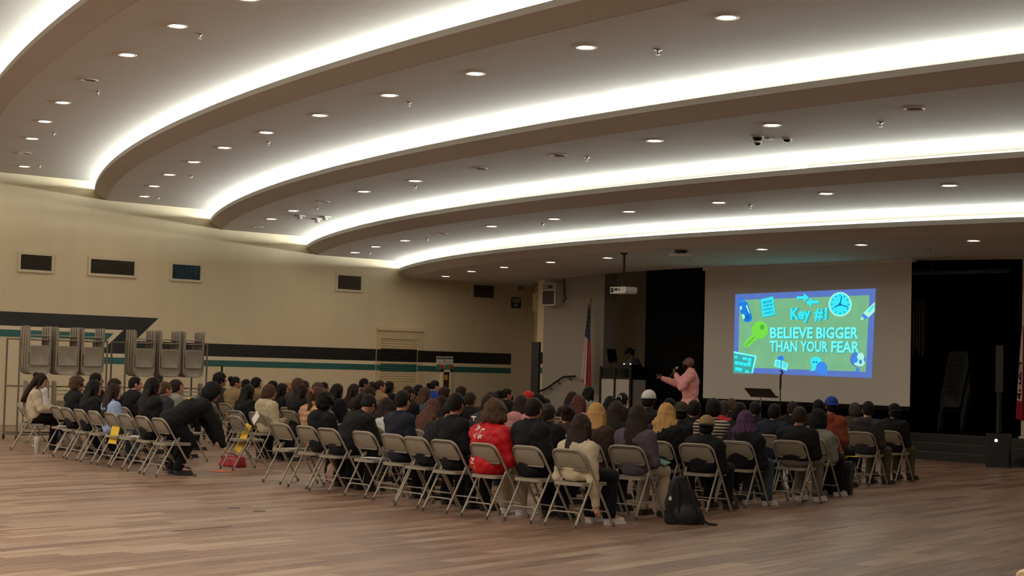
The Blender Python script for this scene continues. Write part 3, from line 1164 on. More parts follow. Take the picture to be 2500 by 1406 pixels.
def shoe_mesh(h=0.011):
    P, o = grid((-0.08, -0.16, -0.02), (0.08, 0.22, 0.16), h)
    D = cap(P, (0, -0.06, 0.05), (0, 0.12, 0.04), 0.042, 0.036)
    D = su(D, cap(P, (0, -0.06, 0.05), (0, -0.05, 0.11), 0.046, 0.042), 0.03)
    D = np.minimum(D, np.maximum(su(cap(P * np.array((1, 1, 0.0), np.float32), (0, -0.06, 0), (0, 0.13, 0), 0.05, 0.045), np.abs(P[..., 2] - 0.014) + 0.5, 0.001), np.abs(P[..., 2] - 0.014) - 0.014))
    D = np.maximum(D, -P[..., 2])
    V, Q = surface_nets(D, o, h)
    return np_mesh('shoe', V, Q)


# ---- hair and headgear, in the head's own frame (origin: head centre, facing +Y)
def face_cut(P, low=-0.2, brow=0.05, y0=0.045, hw=0.075):
    """region to keep free of hair in front of the face (negative inside)"""
    return np.maximum.reduce([y0 - P[..., 1], P[..., 2] - brow, low - P[..., 2], np.abs(P[..., 0]) - hw])


def skull(P, g):
    return su(ell(P, (0, -0.012, 0.022), (0.074 + g, 0.094 + g, 0.094 + g)), ell(P, (0, -0.03, -0.03), (0.066 + g, 0.072 + g, 0.075)), 0.02)


def strand(P, a=0.003, fx=190, fy=150):
    return a * np.sin(P[..., 0] * fx + np.sin(P[..., 2] * 14) * 1.6) * np.cos(P[..., 1] * fy * 0.7 + P[..., 2] * 6)


def hair_mesh(style, h=0.0115):
    big = style in ('long', 'wavy', 'afro')
    lo = (-0.26, -0.30, -0.56) if big else (-0.17, -0.30, -0.34)
    P, o = grid(lo, (-lo[0], 0.24, 0.20), h)
    X, Y, Z = P[..., 0], P[..., 1], P[..., 2]
    if style == 'short':
        D = skull(P, 0.014) + strand(P, 0.003)
        D = np.maximum(D, -face_cut(P, -0.3, 0.062, 0.055, 0.09))
        D = np.maximum(D, (-0.045 - 0.35 * (Y + 0.02)) * 0 + (-0.055 + 0.45 * (Y + 0.06)).clip(-0.07, 0.045) - Z)
        D = np.maximum(D, -ell(P, (0.078, -0.004, -0.02), (0.03, 0.026, 0.04)))
        D = np.maximum(D, -ell(P, (-0.078, -0.004, -0.02), (0.03, 0.026, 0.04)))
    elif style == 'bowl':
        D = skull(P, 0.020) + strand(P, 0.004)
        D = su(D, ell(P, (0, -0.035, -0.035), (0.094, 0.082, 0.075)), 0.02)
        D = np.maximum(D, -face_cut(P, -0.3, 0.045, 0.05, 0.085))
        D = np.maximum(D, (-0.095 + 0.5 * (Y + 0.05)).clip(-0.11, 0.035) - Z)
    elif style == 'curly':
        bump = 0.009 * np.sin(X * 95 + 1) * np.sin(Y * 88) * np.sin(Z * 92) + 0.006 * np.sin(X * 47) * np.sin(Z * 53 + Y * 31)
        D = skull(P, 0.032) + bump
        D = np.maximum(D, -face_cut(P, -0.3, 0.048, 0.06, 0.085))
        D = np.maximum(D, (-0.085 + 0.5 * (Y + 0.05)).clip(-0.1, 0.03) - Z)
        D = np.maximum(D, -ell(P, (0.085, 0.01, -0.03), (0.03, 0.026, 0.03)))
    elif style == 'afro':
        bump = 0.010 * np.sin(X * 70 + 1) * np.sin(Y * 66) * np.sin(Z * 61) + 0.008 * np.sin(X * 31 + Z * 17) * np.sin(Z * 37 + Y * 25)
        D = su(skull(P, 0.045), ell(P, (0, -0.04, -0.045), (0.15, 0.115, 0.085)), 0.04) + bump
        D = np.maximum(D, -face_cut(P, -0.3, 0.04, 0.05, 0.08))
        D = np.maximum(D, -0.125 - Z)
    elif style in ('long', 'wavy'):
        g = 0.018
        wv = 0.0 if style == 'long' else 1.0
        D = skull(P, g)
        bot = -0.40 if style == 'long' else -0.36
        xs = X + wv * 0.012 * np.sin(Z * 42 + np.sign(X) * 1.5)
        tz = np.clip((Z - bot) / (0.0 - bot), 0, 1)
        yc = -0.075 - 0.055 * (1 - tz) - 0.02 * np.sin(tz * 3.1)
        hw = 0.094 + 0.03 * np.sin(tz * 3.14) * (1 + wv * 0.6) - 0.025 * (1 - tz) ** 2
        dr = np.sqrt((xs / hw) ** 2 + ((Y - yc) / 0.045) ** 2) - 1
        D = su(D, np.maximum(dr * 0.045, np.maximum(bot + 0.02 * np.sin(X * 60) - Z, Z - 0.02)), 0.03)
        for s in (-1, 1):      # locks beside the cheek
            D = su(D, cap(P, (s * 0.078, 0.0, 0.03), (s * 0.105, 0.0 - 0.02, -0.23), 0.022, 0.016), 0.025)
        D = D + strand(P, 0.0035 + wv * 0.003, 170 - 60 * wv, 120)
        D = np.maximum(D, -face_cut(P, -0.3, 0.055, 0.045, 0.066))
    elif style in ('pony', 'bun'):
        D = skull(P, 0.011) + strand(P, 0.002, 150, 120)
        D = np.maximum(D, -face_cut(P, -0.3, 0.06, 0.055, 0.09))
        D = np.maximum(D, (-0.05 + 0.45 * (Y + 0.06)).clip(-0.06, 0.045) - Z)
        for s in (-1, 1):
            D = np.maximum(D, -ell(P, (s * 0.078, -0.004, -0.02), (0.03, 0.026, 0.036)))
        if style == 'pony':
            bu = 0.006 * np.sin(Z * 60) * np.sin(X * 70)
            D = su(D, np.minimum(cap(P, (0, -0.10, 0.045), (0, -0.155, 0.03), 0.026, 0.03), cap(P, (0, -0.155, 0.03), (0, -0.15, -0.17), 0.036, 0.028)) + bu, 0.015)
            D = su(D, cap(P, (0, -0.15, -0.17), (0, -0.135, -0.25), 0.028, 0.01), 0.02)
        else:
            D = su(D, ell(P, (0, -0.10, 0.075), (0.06, 0.055, 0.055)) + 0.004 * np.sin(X * 90) * np.sin(Z * 80), 0.01)
    elif style == 'hood':
        D = su(skull(P, 0.034), ell(P, (0, -0.045, -0.06), (0.105, 0.10, 0.12)), 0.04) + 0.003 * np.sin(Z * 55 + X * 20)
        D = np.maximum(D, -np.maximum.reduce([0.03 - Y, np.abs(X) - 0.07, np.abs(Z + 0.03) - 0.115]))
        D = np.maximum(D, -0.17 - Z)
    elif style == 'fringe':     # what shows of short hair under a cap
        D = skull(P, 0.012) + strand(P, 0.003)
        D = np.maximum(D, -face_cut(P, -0.3, 0.12, 0.05, 0.1))
        D = np.maximum(D, np.maximum((-0.07 + 0.5 * (Y + 0.06)).clip(-0.085, 0.03) - Z, Z - 0.05))
        for s in (-1, 1):
            D = np.maximum(D, -ell(P, (s * 0.078, -0.004, -0.02), (0.03, 0.026, 0.036)))
    V, Q = surface_nets(D, o, h)
    return np_mesh('hair', V, Q)


def cap_mesh(h=0.0105):
    P, o = grid((-0.16, -0.16, -0.04), (0.16, 0.25, 0.19), h)
    D = su(ell(P, (0, -0.012, 0.035), (0.096, 0.114, 0.108)), ell(P, (0, 0.03, 0.07), (0.075, 0.075, 0.07)), 0.03)
    D = np.maximum(D, 0.028 - P[..., 2])
    V, Q = surface_nets(D, o, h)
    crown = np_mesh('crown', V, Q)
    Zb = 0.042 - 0.14 * (P[..., 1] - 0.08) - 2.4 * P[..., 0] ** 2
    B = np.maximum(np.abs(P[..., 2] - Zb) - 0.008, ell(P * np.array((1, 1, 0), np.float32), (0, 0.085, 0), (0.086, 0.10, 1)))
    B = np.maximum(B, 0.055 - P[..., 1])
    V, Q = surface_nets(B, o, h)
    brim = np_mesh('brim', V, Q)
    return crown, brim


HAIRC = {'k': mat('hair_black', (22, 18, 17), 0.6, noise=0.3, spec=0.15, nscale=60, stretch=(6, 6, 0.6)), 'd': mat('hair_dark_brown', (42, 30, 25), 0.6, noise=0.3, spec=0.15, nscale=60, stretch=(6, 6, 0.6)),
         'b': mat('hair_brown', (74, 54, 40), 0.6, noise=0.3, spec=0.15, nscale=60, stretch=(6, 6, 0.6)), 'l': mat('hair_light_brown', (138, 106, 70), 0.6, noise=0.35, spec=0.2, nscale=60, stretch=(6, 6, 0.6)),
         'y': mat('hair_blonde', (178, 138, 84), 0.6, noise=0.35, spec=0.2, nscale=60, stretch=(6, 6, 0.6)), 'p': mat('hair_purple', (72, 44, 78), 0.6, noise=0.4, spec=0.2, nscale=40, stretch=(6, 6, 0.6)),
         'r': mat('hair_auburn', (82, 50, 42), 0.6, noise=0.3, spec=0.15, nscale=60, stretch=(6, 6, 0.6)), 'g': mat('hair_grey_black', (58, 54, 52), 0.6, noise=0.3, spec=0.15, nscale=60)}
HAIRW = {'k': 'black', 'd': 'dark brown', 'b': 'brown', 'l': 'light brown', 'y': 'blonde', 'p': 'purple', 'r': 'auburn', 'g': 'greyish black'}
CLOTH = {'black': (20, 20, 23), 'charcoal': (52, 51, 53), 'grey': (138, 134, 126), 'white': (206, 204, 202), 'tan': (140, 118, 84), 'cream': (190, 176, 150), 'olive': (56, 54, 40),
         'brown': (58, 42, 36), 'denim': (70, 82, 98), 'blue': (36, 66, 150), 'coral': (206, 96, 92), 'rose': (170, 118, 116), 'pink': (186, 130, 134), 'red': (186, 24, 34),
         'mauve': (82, 74, 84), 'navy': (30, 34, 48), 'rust': (128, 62, 42), 'greyblack': (126, 124, 116), 'lightblue': (150, 172, 206), 'pinkblazer': (214, 160, 160), 'mid': (96, 92, 96)}
CW = {'greyblack': 'grey', 'lightblue': 'light blue', 'cream': 'cream'}


def striped(name, c1, c2, freq, axis=2):
    if name in MATS:
        return MATS[name]
    m = mat(name, c1, 0.85)
    nt = m.node_tree
    b = nt.nodes['Principled BSDF']
    tc = nt.nodes.new('ShaderNodeTexCoord')
    sx = nt.nodes.new('ShaderNodeSeparateXYZ')
    nt.links.new(tc.outputs['Object'], sx.inputs[0])

    def wave(o, f, duty):
        a = nt.nodes.new('ShaderNodeMath')
        a.operation = 'MULTIPLY'
        a.inputs[1].default_value = f
        nt.links.new(o, a.inputs[0])
        fr_ = nt.nodes.new('ShaderNodeMath')
        fr_.operation = 'FRACT'
        nt.links.new(a.outputs[0], fr_.inputs[0])
        g = nt.nodes.new('ShaderNodeMath')
        g.operation = 'GREATER_THAN'
        g.inputs[1].default_value = duty
        nt.links.new(fr_.outputs[0], g.inputs[0])
        return g.outputs[0]
    g = wave(sx.outputs[axis], freq, 0.5)
    mx = nt.nodes.new('ShaderNodeMix')
    mx.data_type = 'RGBA'
    mx.inputs[6].default_value = (*s2l(c1), 1)
    mx.inputs[7].default_value = (*s2l(c2), 1)
    if axis == 2 and name.startswith('plaid'):
        g2 = wave(sx.outputs[0], freq, 0.5)
        ad = nt.nodes.new('ShaderNodeMath')
        ad.operation = 'ADD'
        nt.links.new(g, ad.inputs[0])
        nt.links.new(g2, ad.inputs[1])
        hv = nt.nodes.new('ShaderNodeMath')
        hv.operation = 'MULTIPLY'
        hv.inputs[1].default_value = 0.5
        nt.links.new(ad.outputs[0], hv.inputs[0])
        g = hv.outputs[0]
    nt.links.new(g, mx.inputs[0])
    nt.links.new(mx.outputs[2], b.inputs['Base Color'])
    return m


def cloth(c):
    if c == 'striped':
        return striped('striped_knit', (24, 22, 22), (176, 162, 140), 26)
    if c == 'plaid':
        return striped('plaid_flannel', (142, 108, 74), (196, 150, 118), 14)
    return mat('cloth_' + c, CLOTH[c], 0.85 if c != 'red' else 0.5, noise=0.12, nscale=14, spec=0.25)


TROUS = {'black': mat('trousers_black', (20, 20, 24), 0.85, noise=0.1, spec=0.2), 'denim': mat('trousers_denim', (64, 76, 92), 0.85, noise=0.15, spec=0.2),
         'grey': mat('trousers_grey', (110, 104, 98), 0.85, noise=0.1, spec=0.2), 'cream': mat('trousers_cream', (176, 164, 144), 0.85, noise=0.1, spec=0.2), 'olive': mat('trousers_olive', (78, 74, 56), 0.85, noise=0.1, spec=0.2)}
SHOEC = {'white': mat('shoe_white', (214, 206, 204), 0.6, noise=0.05), 'black': mat('shoe_black', (24, 24, 26), 0.6, noise=0.1)}

CACHE = {}


def cached(key, fn):
    if key not in CACHE:
        CACHE[key] = fn()
    return CACHE[key]


HV = (1.08, 1.17, 1.26)


def seated(kind='up', hi=1, yaw=0.25):
    """joint set, cached by kind / height / head turn"""
    def mk():
        h = HV[hi]
        if kind == 'up':
            return joints(h, -0.10, yaw, 0.0)
        if kind == 'down':
            return joints(h + 0.03, 0.02, yaw, -0.55, headfwd=0.06)
        if kind == 'wide':
            return joints(h, 0.02, yaw, 0.0, wide=1.22)
        if kind == 'bent':
            return joints(1.0, 0.62, yaw, -0.5, headfwd=0.06, torso=0.42)
        if kind == 'slump':
            return joints(1.0, 0.45, yaw, -0.8, headfwd=0.09, torso=0.36)
    return cached(('J', kind, hi, yaw), mk)


def build_person(label, group, J, key, loc, rz, scale, hair, hairc, top, topc, skin, trous='black', shoe='black', hcap=None, zoff=0.0):
    me = cached(('body', key), lambda: body_mesh(J))
    p = link('person', me, SKINS[skin], None, loc)
    p.rotation_euler = (0, 0, rz)
    p.scale = (scale, scale, scale)
    tag(p, label, 'person', group)
    skey = (key[0], key[1])
    link('shirt', cached(('shirt', skey, top), lambda: shirt_mesh(J, top)), cloth(topc), p)
    link('trousers', cached(('trous', skey), lambda: trouser_mesh(J)), TROUS[trous], p)
    sm = cached('shoe', shoe_mesh)
    for n in 'LR':
        a, f = J['A' + n], J['F' + n]
        o = link('shoe', sm, SHOEC[shoe], p, (a[0] * 0.5 + f[0] * 0.5, a[1] + 0.06, min(a[2], f[2]) - 0.045))
        o.rotation_euler = (0, 0, -math.atan2(f[0] - a[0], f[1] - a[1]))
    H = Matrix.Translation(Vector(J['hc'])) @ Matrix([list(map(float, r)) for r in J['R']]).to_4x4()
    hs = hair if hair in ('short', 'bowl', 'curly', 'afro', 'long', 'wavy', 'pony', 'bun', 'hood') else 'fringe'
    o = link('hair' if hs != 'hood' else 'hood', cached(('hair', hs), lambda: hair_mesh(hs)), HAIRC[hairc] if hs != 'hood' else cloth('black'), p)
    o.matrix_local = H
    if hair in ('capf', 'capb'):
        crown, brim = cached('cap', cap_mesh)
        cm = link('cap', crown, cloth(hcap[0]), p)
        cm.matrix_local = H @ (Matrix.Rotation(PI, 4, 'Z') if hair == 'capb' else Matrix.Identity(4))
        link('brim', brim, cloth(hcap[1]), cm)
    return p

# ================================================================== AUDIENCE
PXY = {}
for l in """A1 14 909|A2 88 909|A3 174 919|A4 213 923|A5 222 907|A6 266 921|A7 281 938|A8 317 919|A9 358 918|A9b 375 916|A10 388 928|A11 416 923|B1 526 906|B2 564 918|B3 591 925|B4 593 937|B5 616 922|B6 643 935|B7 655 927|B8 677 935|B9 692 936|B10 717 921|B10b 733 927|B11 723 934|B12 731 943|C0 776 955|B13 765 931|B14 780 932|B15 768 947|C1 811 933|C2 853 935|C3 880 922|C4 888 942|C5 900 931|C6 918 928|C7 941 928|C8 867 962|C9 925 967|C10 966 952|C11 985 942|C12 1012 939|C13 1025 944|C14 1053 927|C15 1075 944|C16 1039 972|C17 1024 1003|C18 1062 963|C19 1096 957|C20 1116 942|C21 1134 957|D1 1175 976|D2 1178 961|D3 1185 953|D4 1227 945|D4b 1208 949|D5 1259 963|D6 1277 955|D7 1299 962|D7b 1319 973|D8 1278 971|D9 1322 985|D10 1385 954|D11 1399 961|D12 1371 985|D13 1428 943|D14 1440 981|D15 1397 1007|E1 1478 966|E2 1508 954|E3 1490 976|E4 1571 951|E5 1541 983|E6 1622 970|E7 1612 981|E8 1649 982|E9 1682 973|E10 1729 974|E11 1753 975|E12 1774 972|E13 1709 1019|E14 1792 981|E15 1805 997|E16 1831 981|E17 1878 985|E18 1935 992|E19 1924 980|F1 1987 973|F2 2019 970|F3 1985 996|F4 2076 984|F5 2108 975|F6 2173 988""".split('|'):
    n_, x_, y_ = l.split()
    PXY[n_] = (float(x_), float(y_))
# name, row, hair, hair colour, top, top colour, skin, trousers, pose
PEOPLE = """A2 2 bun k hoodie white tan denim up|A5 2 short k jacket black tan black up|A6 2 bowl d jacket black light black up|A8 2 short k jacket black light black up|A10 2 short b jacket charcoal light black up|A11 3 bowl d hoodie grey light black up
A9b 4 long d jacket black medium black up|B1 5 curly k hoodie charcoal medium black up|B2 5 bun k jacket tan medium black up|B3 7 short k jacket charcoal medium black up|B4 3 long k jacket black medium black up|B5 6 bowl k jacket tan light black up
B6 3 bowl b hoodie cream light black up|B7 6 short k jacket olive medium black up|B8 5 long k jacket black medium black up|B9 6 curly l jacket black light black up|B10 5 bowl b jacket charcoal light black up|B10b 7 short d jacket black medium black up
B11 4 long d jacket black medium black up|B13 6 bowl b jacket charcoal medium black up|B14 7 short k jacket black medium black up|B15 4 long r jacket brown medium black up|C1 5 long k jacket black light black up|C2 6 long d jacket brown medium black up
C3 8 short k jacket charcoal medium black up|C4 4 long d jacket black medium black up|C5 9 bowl d jacket brown light black up|C6 7 pony d jacket tan light black up|C7 9 long k jacket black medium black up|C8 2 bowl k hoodie black medium denim up
C9 2 wavy d jacket white light black up|C11 4 short d jacket black medium black up|C12 8 bowl k jacket black medium black up|C13 6 wavy b jacket denim light black up|C14 9 pony k jacket blue light black up|C15 7 bowl d jacket black medium black up
C16 3 bowl r tee coral medium black up|C17 2 wavy r jacket rose light black down|C18 4 long d jacket black medium black up|C20 8 bowl d jacket black medium black up|C21 5 short d jacket black medium black up|D2 3 bowl d jacket charcoal medium black up
D3 5 short d jacket black medium black up|D4 8 pony k jacket black medium black up|D4b 9 short d jacket black medium black up|D5 4 long d hoodie pink light black up|D6 6 capb red jacket black medium black up|D7 5 capb black jacket black medium black up
D7b 7 short k jacket black medium black up|D9 2 pony d jacket black light black up|D10 7 long d jacket black light black up|D11 5 long r jacket rose light black up|D12 3 bun d jacket brown light black up|D13 8 long k hoodie grey medium black up
D14 2 long y jacket brown light black up|E1 6 long k jacket black medium black up|E2 7 pony k jacket black medium black up|E3 3 long d jacket black light black up|E4 5 capf white jacket black tan black up|E5 2 long d sweater mauve light cream up
E6 6 short k jacket black medium black up|E7 3 wavy y jacket black light black up|E8 4 capb olive jacket black medium black up|E9 5 short k jacket black medium black up|E10 4 bowl k sweater striped medium black up|E11 6 short g jacket red medium black up
E12 8 short b jacket black light black up|E13 3 capb tan jacket black medium black up|E14 5 bowl k jacket black medium black up|E15 4 wavy p jacket black light denim up|E16 7 short k jacket black medium black up|E17 6 short k jacket navy medium black up
E18 5 short d tee black tan grey wide|E19 8 short d jacket black medium black up|F1 9 short k jacket black medium black up|F2 7 capb blue hoodie rust medium black up|F3 6 hood k sweater greyblack medium black up|F4 9 bowl g jacket olive medium black up
F5 8 short k hoodie charcoal light olive up|F6 9 capb black jacket black medium olive up""".replace('\n', '|').split('|')
# back row: name, chair index (0-7 left block, 8-17 right block), hair ...
FIRST = """A3 1 curly b jacket black light black up|A4 2 long k jacket black medium black up|A7 3 long d sweater lightblue light denim up|A9 6 long k jacket black medium black up|B12 8 pony b jacket plaid light black down2|C0 9 curly k hoodie black medium black up
R3 10 short k jacket black medium black bent|C10 12 short k sweater navy light black up|S6 13 curly k jacket black medium black slump|C19 14 short k tee black tan black up|D1 15 afro b jacket red light cream wide|D8 16 short k jacket black medium black up|D15 17 long d sweater cream light black side""".replace('\n', '|').split('|')
HAIRD = {'short': 'short {} hair', 'bowl': '{} bobbed hair', 'curly': 'curly {} hair', 'afro': 'big fluffy {} hair', 'long': 'long {} hair', 'wavy': 'long wavy {} hair', 'pony': '{} ponytail',
         'bun': '{} hair in a bun', 'hood': 'black hood up'}
YAWS = (-0.35, 0.0, 0.35, 0.7)
PERS = {}
seat_list = {k: [] for k in range(1, 10)}


def yaw_bin(X, Y, rz):
    a = math.atan2(-(-21.85 - X), 22.3 - Y) * 0.75 - rz
    return min(YAWS, key=lambda q: abs(q - a))


def row_rz(X):
    return 0.04 + 0.22 * min(1, max(0, (X + 19) / 6))


pending = []
for l in PEOPLE:
    n_, row, hair, hc_, top, tc_, skin, tr, pose = l.split()
    row = int(row)
    ycen = REAR[row - 1] + 0.285
    px, py = PXY[n_]
    q = at_y(px, py, ycen - 0.07)
    rz = row_rz(q.x)
    seat_list[row].append([q.x, ycen, rz, n_])
    pending.append((n_, row, q, ycen, rz, hair, hc_, top, tc_, skin, tr, pose))
for px, py in ((415, 1002), (430, 984), (666, 1006), (686, 996), (808, 1006), (828, 995)):
    q = at_z(px, py, 0.765)
    yc = q.y + 0.205
    row = min(range(2, 10), key=lambda k: abs(REAR[k - 1] + 0.285 - yc))
    if all(abs(s[0] - q.x) > 0.47 for s in seat_list[row]):
        seat_list[row].append([q.x, REAR[row - 1] + 0.285, row_rz(q.x), None])
seat_list[2].append([-20.32, 11.78, -0.08, 'N1'])
for c in CHAIRS:
    seat_list[1].append([c[1], c[2], c[3], None])
occ1 = {}
for l in FIRST:
    t_ = l.split()
    occ1[int(t_[1])] = t_[0]
for i in range(18):
    seat_list[1][i][3] = occ1.get(i)
POSN = {}
for row in seat_list:
    S = sorted(seat_list[row], key=lambda s: -s[0])
    for i, s in enumerate(S):
        POSN[(row, round(s[0], 3))] = i + 1
        lab = 'beige metal folding chair, %s row from the back, %s from its right end' % (ORD[row], 'twentieth' if i + 1 > 19 else ([*ORD, 'seventeenth', 'eighteenth', 'nineteenth'])[i + 1])
        if s[3] is None or s[3] == 'N1':
            lab += ', empty'
        make_chair(lab, (s[0], s[1], 0), s[2])


def capcols(c):
    return {'red': ('red', 'red'), 'black': ('black', 'black'), 'white': ('white', 'rust'), 'olive': ('olive', 'olive'), 'tan': ('tan', 'black'), 'blue': ('blue', 'blue')}[c]


def describe(hair, hc_, top, tc_):
    c = CW.get(tc_, tc_)
    if hair in ('capb', 'capf'):
        h_ = '%s cap' % {'white': 'white and blue', 'olive': 'camouflage green'}.get(hc_, hc_)
    else:
        h_ = HAIRD[hair].format(HAIRW.get(hc_, hc_))
    return 'person, %s, %s %s' % (h_, c, {'tee': 'T-shirt'}.get(top, top))


def ordn(i):
    return ([*ORD, 'seventeenth', 'eighteenth', 'nineteenth', 'twentieth'])[i]


for n_, row, q, ycen, rz, hair, hc_, top, tc_, skin, tr, pose in pending:
    ztop = q.z
    hi = min(range(3), key=lambda i: abs(HV[i] + 0.012 - ztop))
    yb = yaw_bin(q.x, ycen, rz)
    J = seated(pose, hi, yb)
    s = min(1.08, max(0.90, ztop / (HV[hi] + 0.012 + (0.03 if pose == 'down' else 0))))
    lab = '%s, %s row from back, %s from right' % (describe(hair, hc_, top, tc_), ORD[row], ordn(POSN[(row, round(q.x, 3))]))
    hy = float(J['hc'][1]) * s
    off = Vector((-math.sin(rz), math.cos(rz))) * (hy + 0.07)
    PERS[n_] = build_person(lab, 'people in the audience', J, (pose, hi, yb), (q.x, ycen, 0.44 * (1 - s)), rz, s, hair if hair != 'capb' else 'capb', 'k' if hair.startswith('cap') else hc_, top, tc_, skin, tr,
                            'white' if n_ in ('E18', 'E15', 'F3') else 'black', capcols(hc_) if hair.startswith('cap') else None)
for l in FIRST:
    n_, ci, hair, hc_, top, tc_, skin, tr, pose = l.split()
    cx, cy, rz, _ = seat_list[1][int(ci)]
    lab = '%s, back row, %s from right' % (describe(hair, hc_, top, tc_), ordn(POSN[(1, round(cx, 3))]))
    X, s, hi, yb = cx, 1.0, 1, yaw_bin(cx, cy, rz)
    if n_ in PXY:
        q = at_y(*PXY[n_], cy - 0.07)
        X = cx + min(0.15, max(-0.15, q.x - cx))
        hi = min(range(3), key=lambda i: abs(HV[i] + 0.012 - q.z))
        s = min(1.08, max(0.92, q.z / (HV[hi] + 0.012)))
    else:
        lab = {'R3': 'person in black jacket bent low over their knees, back row beside the curly-haired person',
               'S6': 'person in black slumped head down, back row between navy sweater and black T-shirt'}[n_]
    dy = 0.0
    if pose == 'down2':
        pose, dy = 'up', 0.22
    if pose == 'side':
        J = cached(('J', 'side', hi, yb), lambda: joints(HV[hi], -0.08, yb, 0.0, arms='side'))
    else:
        J = seated(pose, hi, yb)
    PERS[n_] = build_person(lab, 'people in the audience', J, (pose, hi, yb), (X, cy + dy, 0.44 * (1 - s)), rz, s, hair, hc_, top, tc_, skin, tr, 'white' if n_ in ('D15', 'D1') else 'black')

# woman with a laptop at the left end
make_chair('beige metal folding chair under the woman with the laptop, at the left edge', (-25.55, 10.78, 0), -0.38)
JA1 = joints(1.25, 0.05, 0.05, -0.35, arms='fwd', legs='cross', headfwd=0.05)
A1 = build_person('person in cream cardigan with long dark hair typing on a laptop, left edge', 'people in the audience', JA1, ('laptop', 0, 0), (-25.55, 10.78, 0), -0.38, 1.0, 'long', 'd', 'sweater', 'cream', 'light')
# bent-over person in a black hooded jacket, half risen from the chair
JB = joints(1.0, 1.05, 0.0, -0.4, wide=1.1, arms='down', hipz=0.70, headfwd=0.06, torso=0.48)
JB['HR'] = JB['ER'] + np.array((0.0, 0.10, -0.27))
for n in 'LR':
    sx = -1 if n == 'L' else 1
    JB['K' + n], JB['A' + n], JB['F' + n] = np.array((sx * 0.13, 0.30, 0.47)), np.array((sx * 0.14, 0.12, 0.09)), np.array((sx * 0.15, 0.30, 0.045))
A12 = build_person('person in black hooded jacket bent over beside the aisle, pale wing print on back', 'people in the audience', JB, ('crouch', 0, 0), (-19.72, 10.22, 0), -0.2, 1.0, 'hood', 'k', 'jacket', 'black', 'light')

# ---- lettering on clothes, laid on the cloth by ray casting
from mathutils.bvhtree import BVHTree


def shirt_of(p):
    return [c for c in p.children if c.name.startswith('shirt')][0]


def decal(p, name, V, F, m, org=(0, -1, 0), ax=((1, 0, 0), (0, 0, 1)), d=(0, 1, 0), lift=0.006):
    """V: 2d points; placed at org + u*ax0 + v*ax1 and cast along d onto the shirt"""
    sh = shirt_of(p)
    bv = BVHTree.FromPolygons([v.co for v in sh.data.vertices], [q.vertices for q in sh.data.polygons])
    A, B, O, Dv = Vector(ax[0]), Vector(ax[1]), Vector(org), Vector(d)
    out = []
    for u, v in V:
        o = O + A * u + B * v
        hit = bv.ray_cast(o, Dv)
        out.append((hit[0] - Dv * lift) if hit[0] is not None else o + Dv * 0.85)
    return link(name, pyd(name, out, F), m, sh)


def text_pts(s, w_, h_, bold=0.03, cx=0, cz=0, rot=0):
    V, F = text_mesh(s, bold)
    c, n = math.cos(rot), math.sin(rot)
    P = []
    for u, v in V:
        x, y = (u - 0.5) * w_, (v - 0.5) * h_
        P.append((cx + x * c - y * n, cz + x * n + y * c))
    return P, F


white_print = mat('white_print', (220, 212, 208), 0.6, noise=0.03)
yellow_print = mat('yellow_print', (206, 168, 40), 0.6, noise=0.05)
for s_, cx_, cz_, w_, h_, r_ in (('H', -0.055, 0.99, 0.062, 0.075, PI / 2), ('A', -0.06, 0.90, 0.062, 0.075, PI / 2), ('V', -0.06, 0.82, 0.062, 0.07, PI / 2), ('L', 0.035, 0.875, 0.045, 0.05, PI / 2), ('S', 0.032, 0.815, 0.05, 0.055, PI / 2),
                                 ('N', -0.055, 0.565, 0.06, 0.065, PI / 2)):
    V_, F_ = text_pts(s_, w_, h_, 0.03, cx_, cz_, -r_)
    decal(PERS['D1'], 'printed_letter', V_, F_, white_print)
decal(PERS['D1'], 'printed_badge', [(-0.035, 0.525), (-0.012, 0.525), (-0.012, 0.50), (-0.0235, 0.478), (-0.035, 0.50)], [(0, 4, 3, 2, 1)], yellow_print)
V_, F_ = text_pts('ERS', 0.15, 0.062, 0.04, 0.02, 0.86)
decal(PERS['E8'], 'printed_letters', V_, F_, white_print)
# wing print on the bent back: a fan of feathers and a yellow head
fv, ff = [], []
for i in range(11):
    a = math.radians(18 + i * 13)
    L_ = 0.10 + 0.05 * math.sin(i * 0.3)
    dx, dz = math.cos(a), math.sin(a)
    b_ = len(fv)
    fv += [(0.02 * dx - 0.008 * dz, 0.02 * dz + 0.008 * dx), (L_ * dx, L_ * dz), (0.02 * dx + 0.008 * dz, 0.02 * dz - 0.008 * dx)]
    ff.append((b_, b_ + 2, b_ + 1))
grey_print = mat('grey_print', (150, 144, 134), 0.7, noise=0.2)
decal(A12, 'wing_print', [(x * 1.3, z * 1.3 + 0.15) for x, z in fv], ff, grey_print, (0.02, 0.15, 2.0), ((1, 0, 0), (0, 1, 0)), (0, 0, -1))
decal(A12, 'head_print', [(0.02 + 0.03 * math.cos(a * PI / 4), 0.13 + 0.03 * math.sin(a * PI / 4)) for a in range(8)], [tuple(range(8))], yellow_print, (0.02, 0.15, 2.0), ((1, 0, 0), (0, 1, 0)), (0, 0, -1), 0.008)

# face mask, scrunchies, headband
mask_m = mat('black_mask', (18, 18, 20), 0.8, noise=0.05)
hm = MB()
hm.add(*[(lambda v, f: (v, f))(*([(x, 0.118 - 9 * x * x - 2.5 * (z + 0.055) ** 2, z) for z in (-0.098, -0.075, -0.055, -0.035, -0.015) for x in (-0.07, -0.045, -0.02, 0, 0.02, 0.045, 0.07)],
                                [(r * 7 + c, r * 7 + c + 1, r * 7 + c + 8, r * 7 + c + 7) for r in range(4) for c in range(6)]))][0], True)


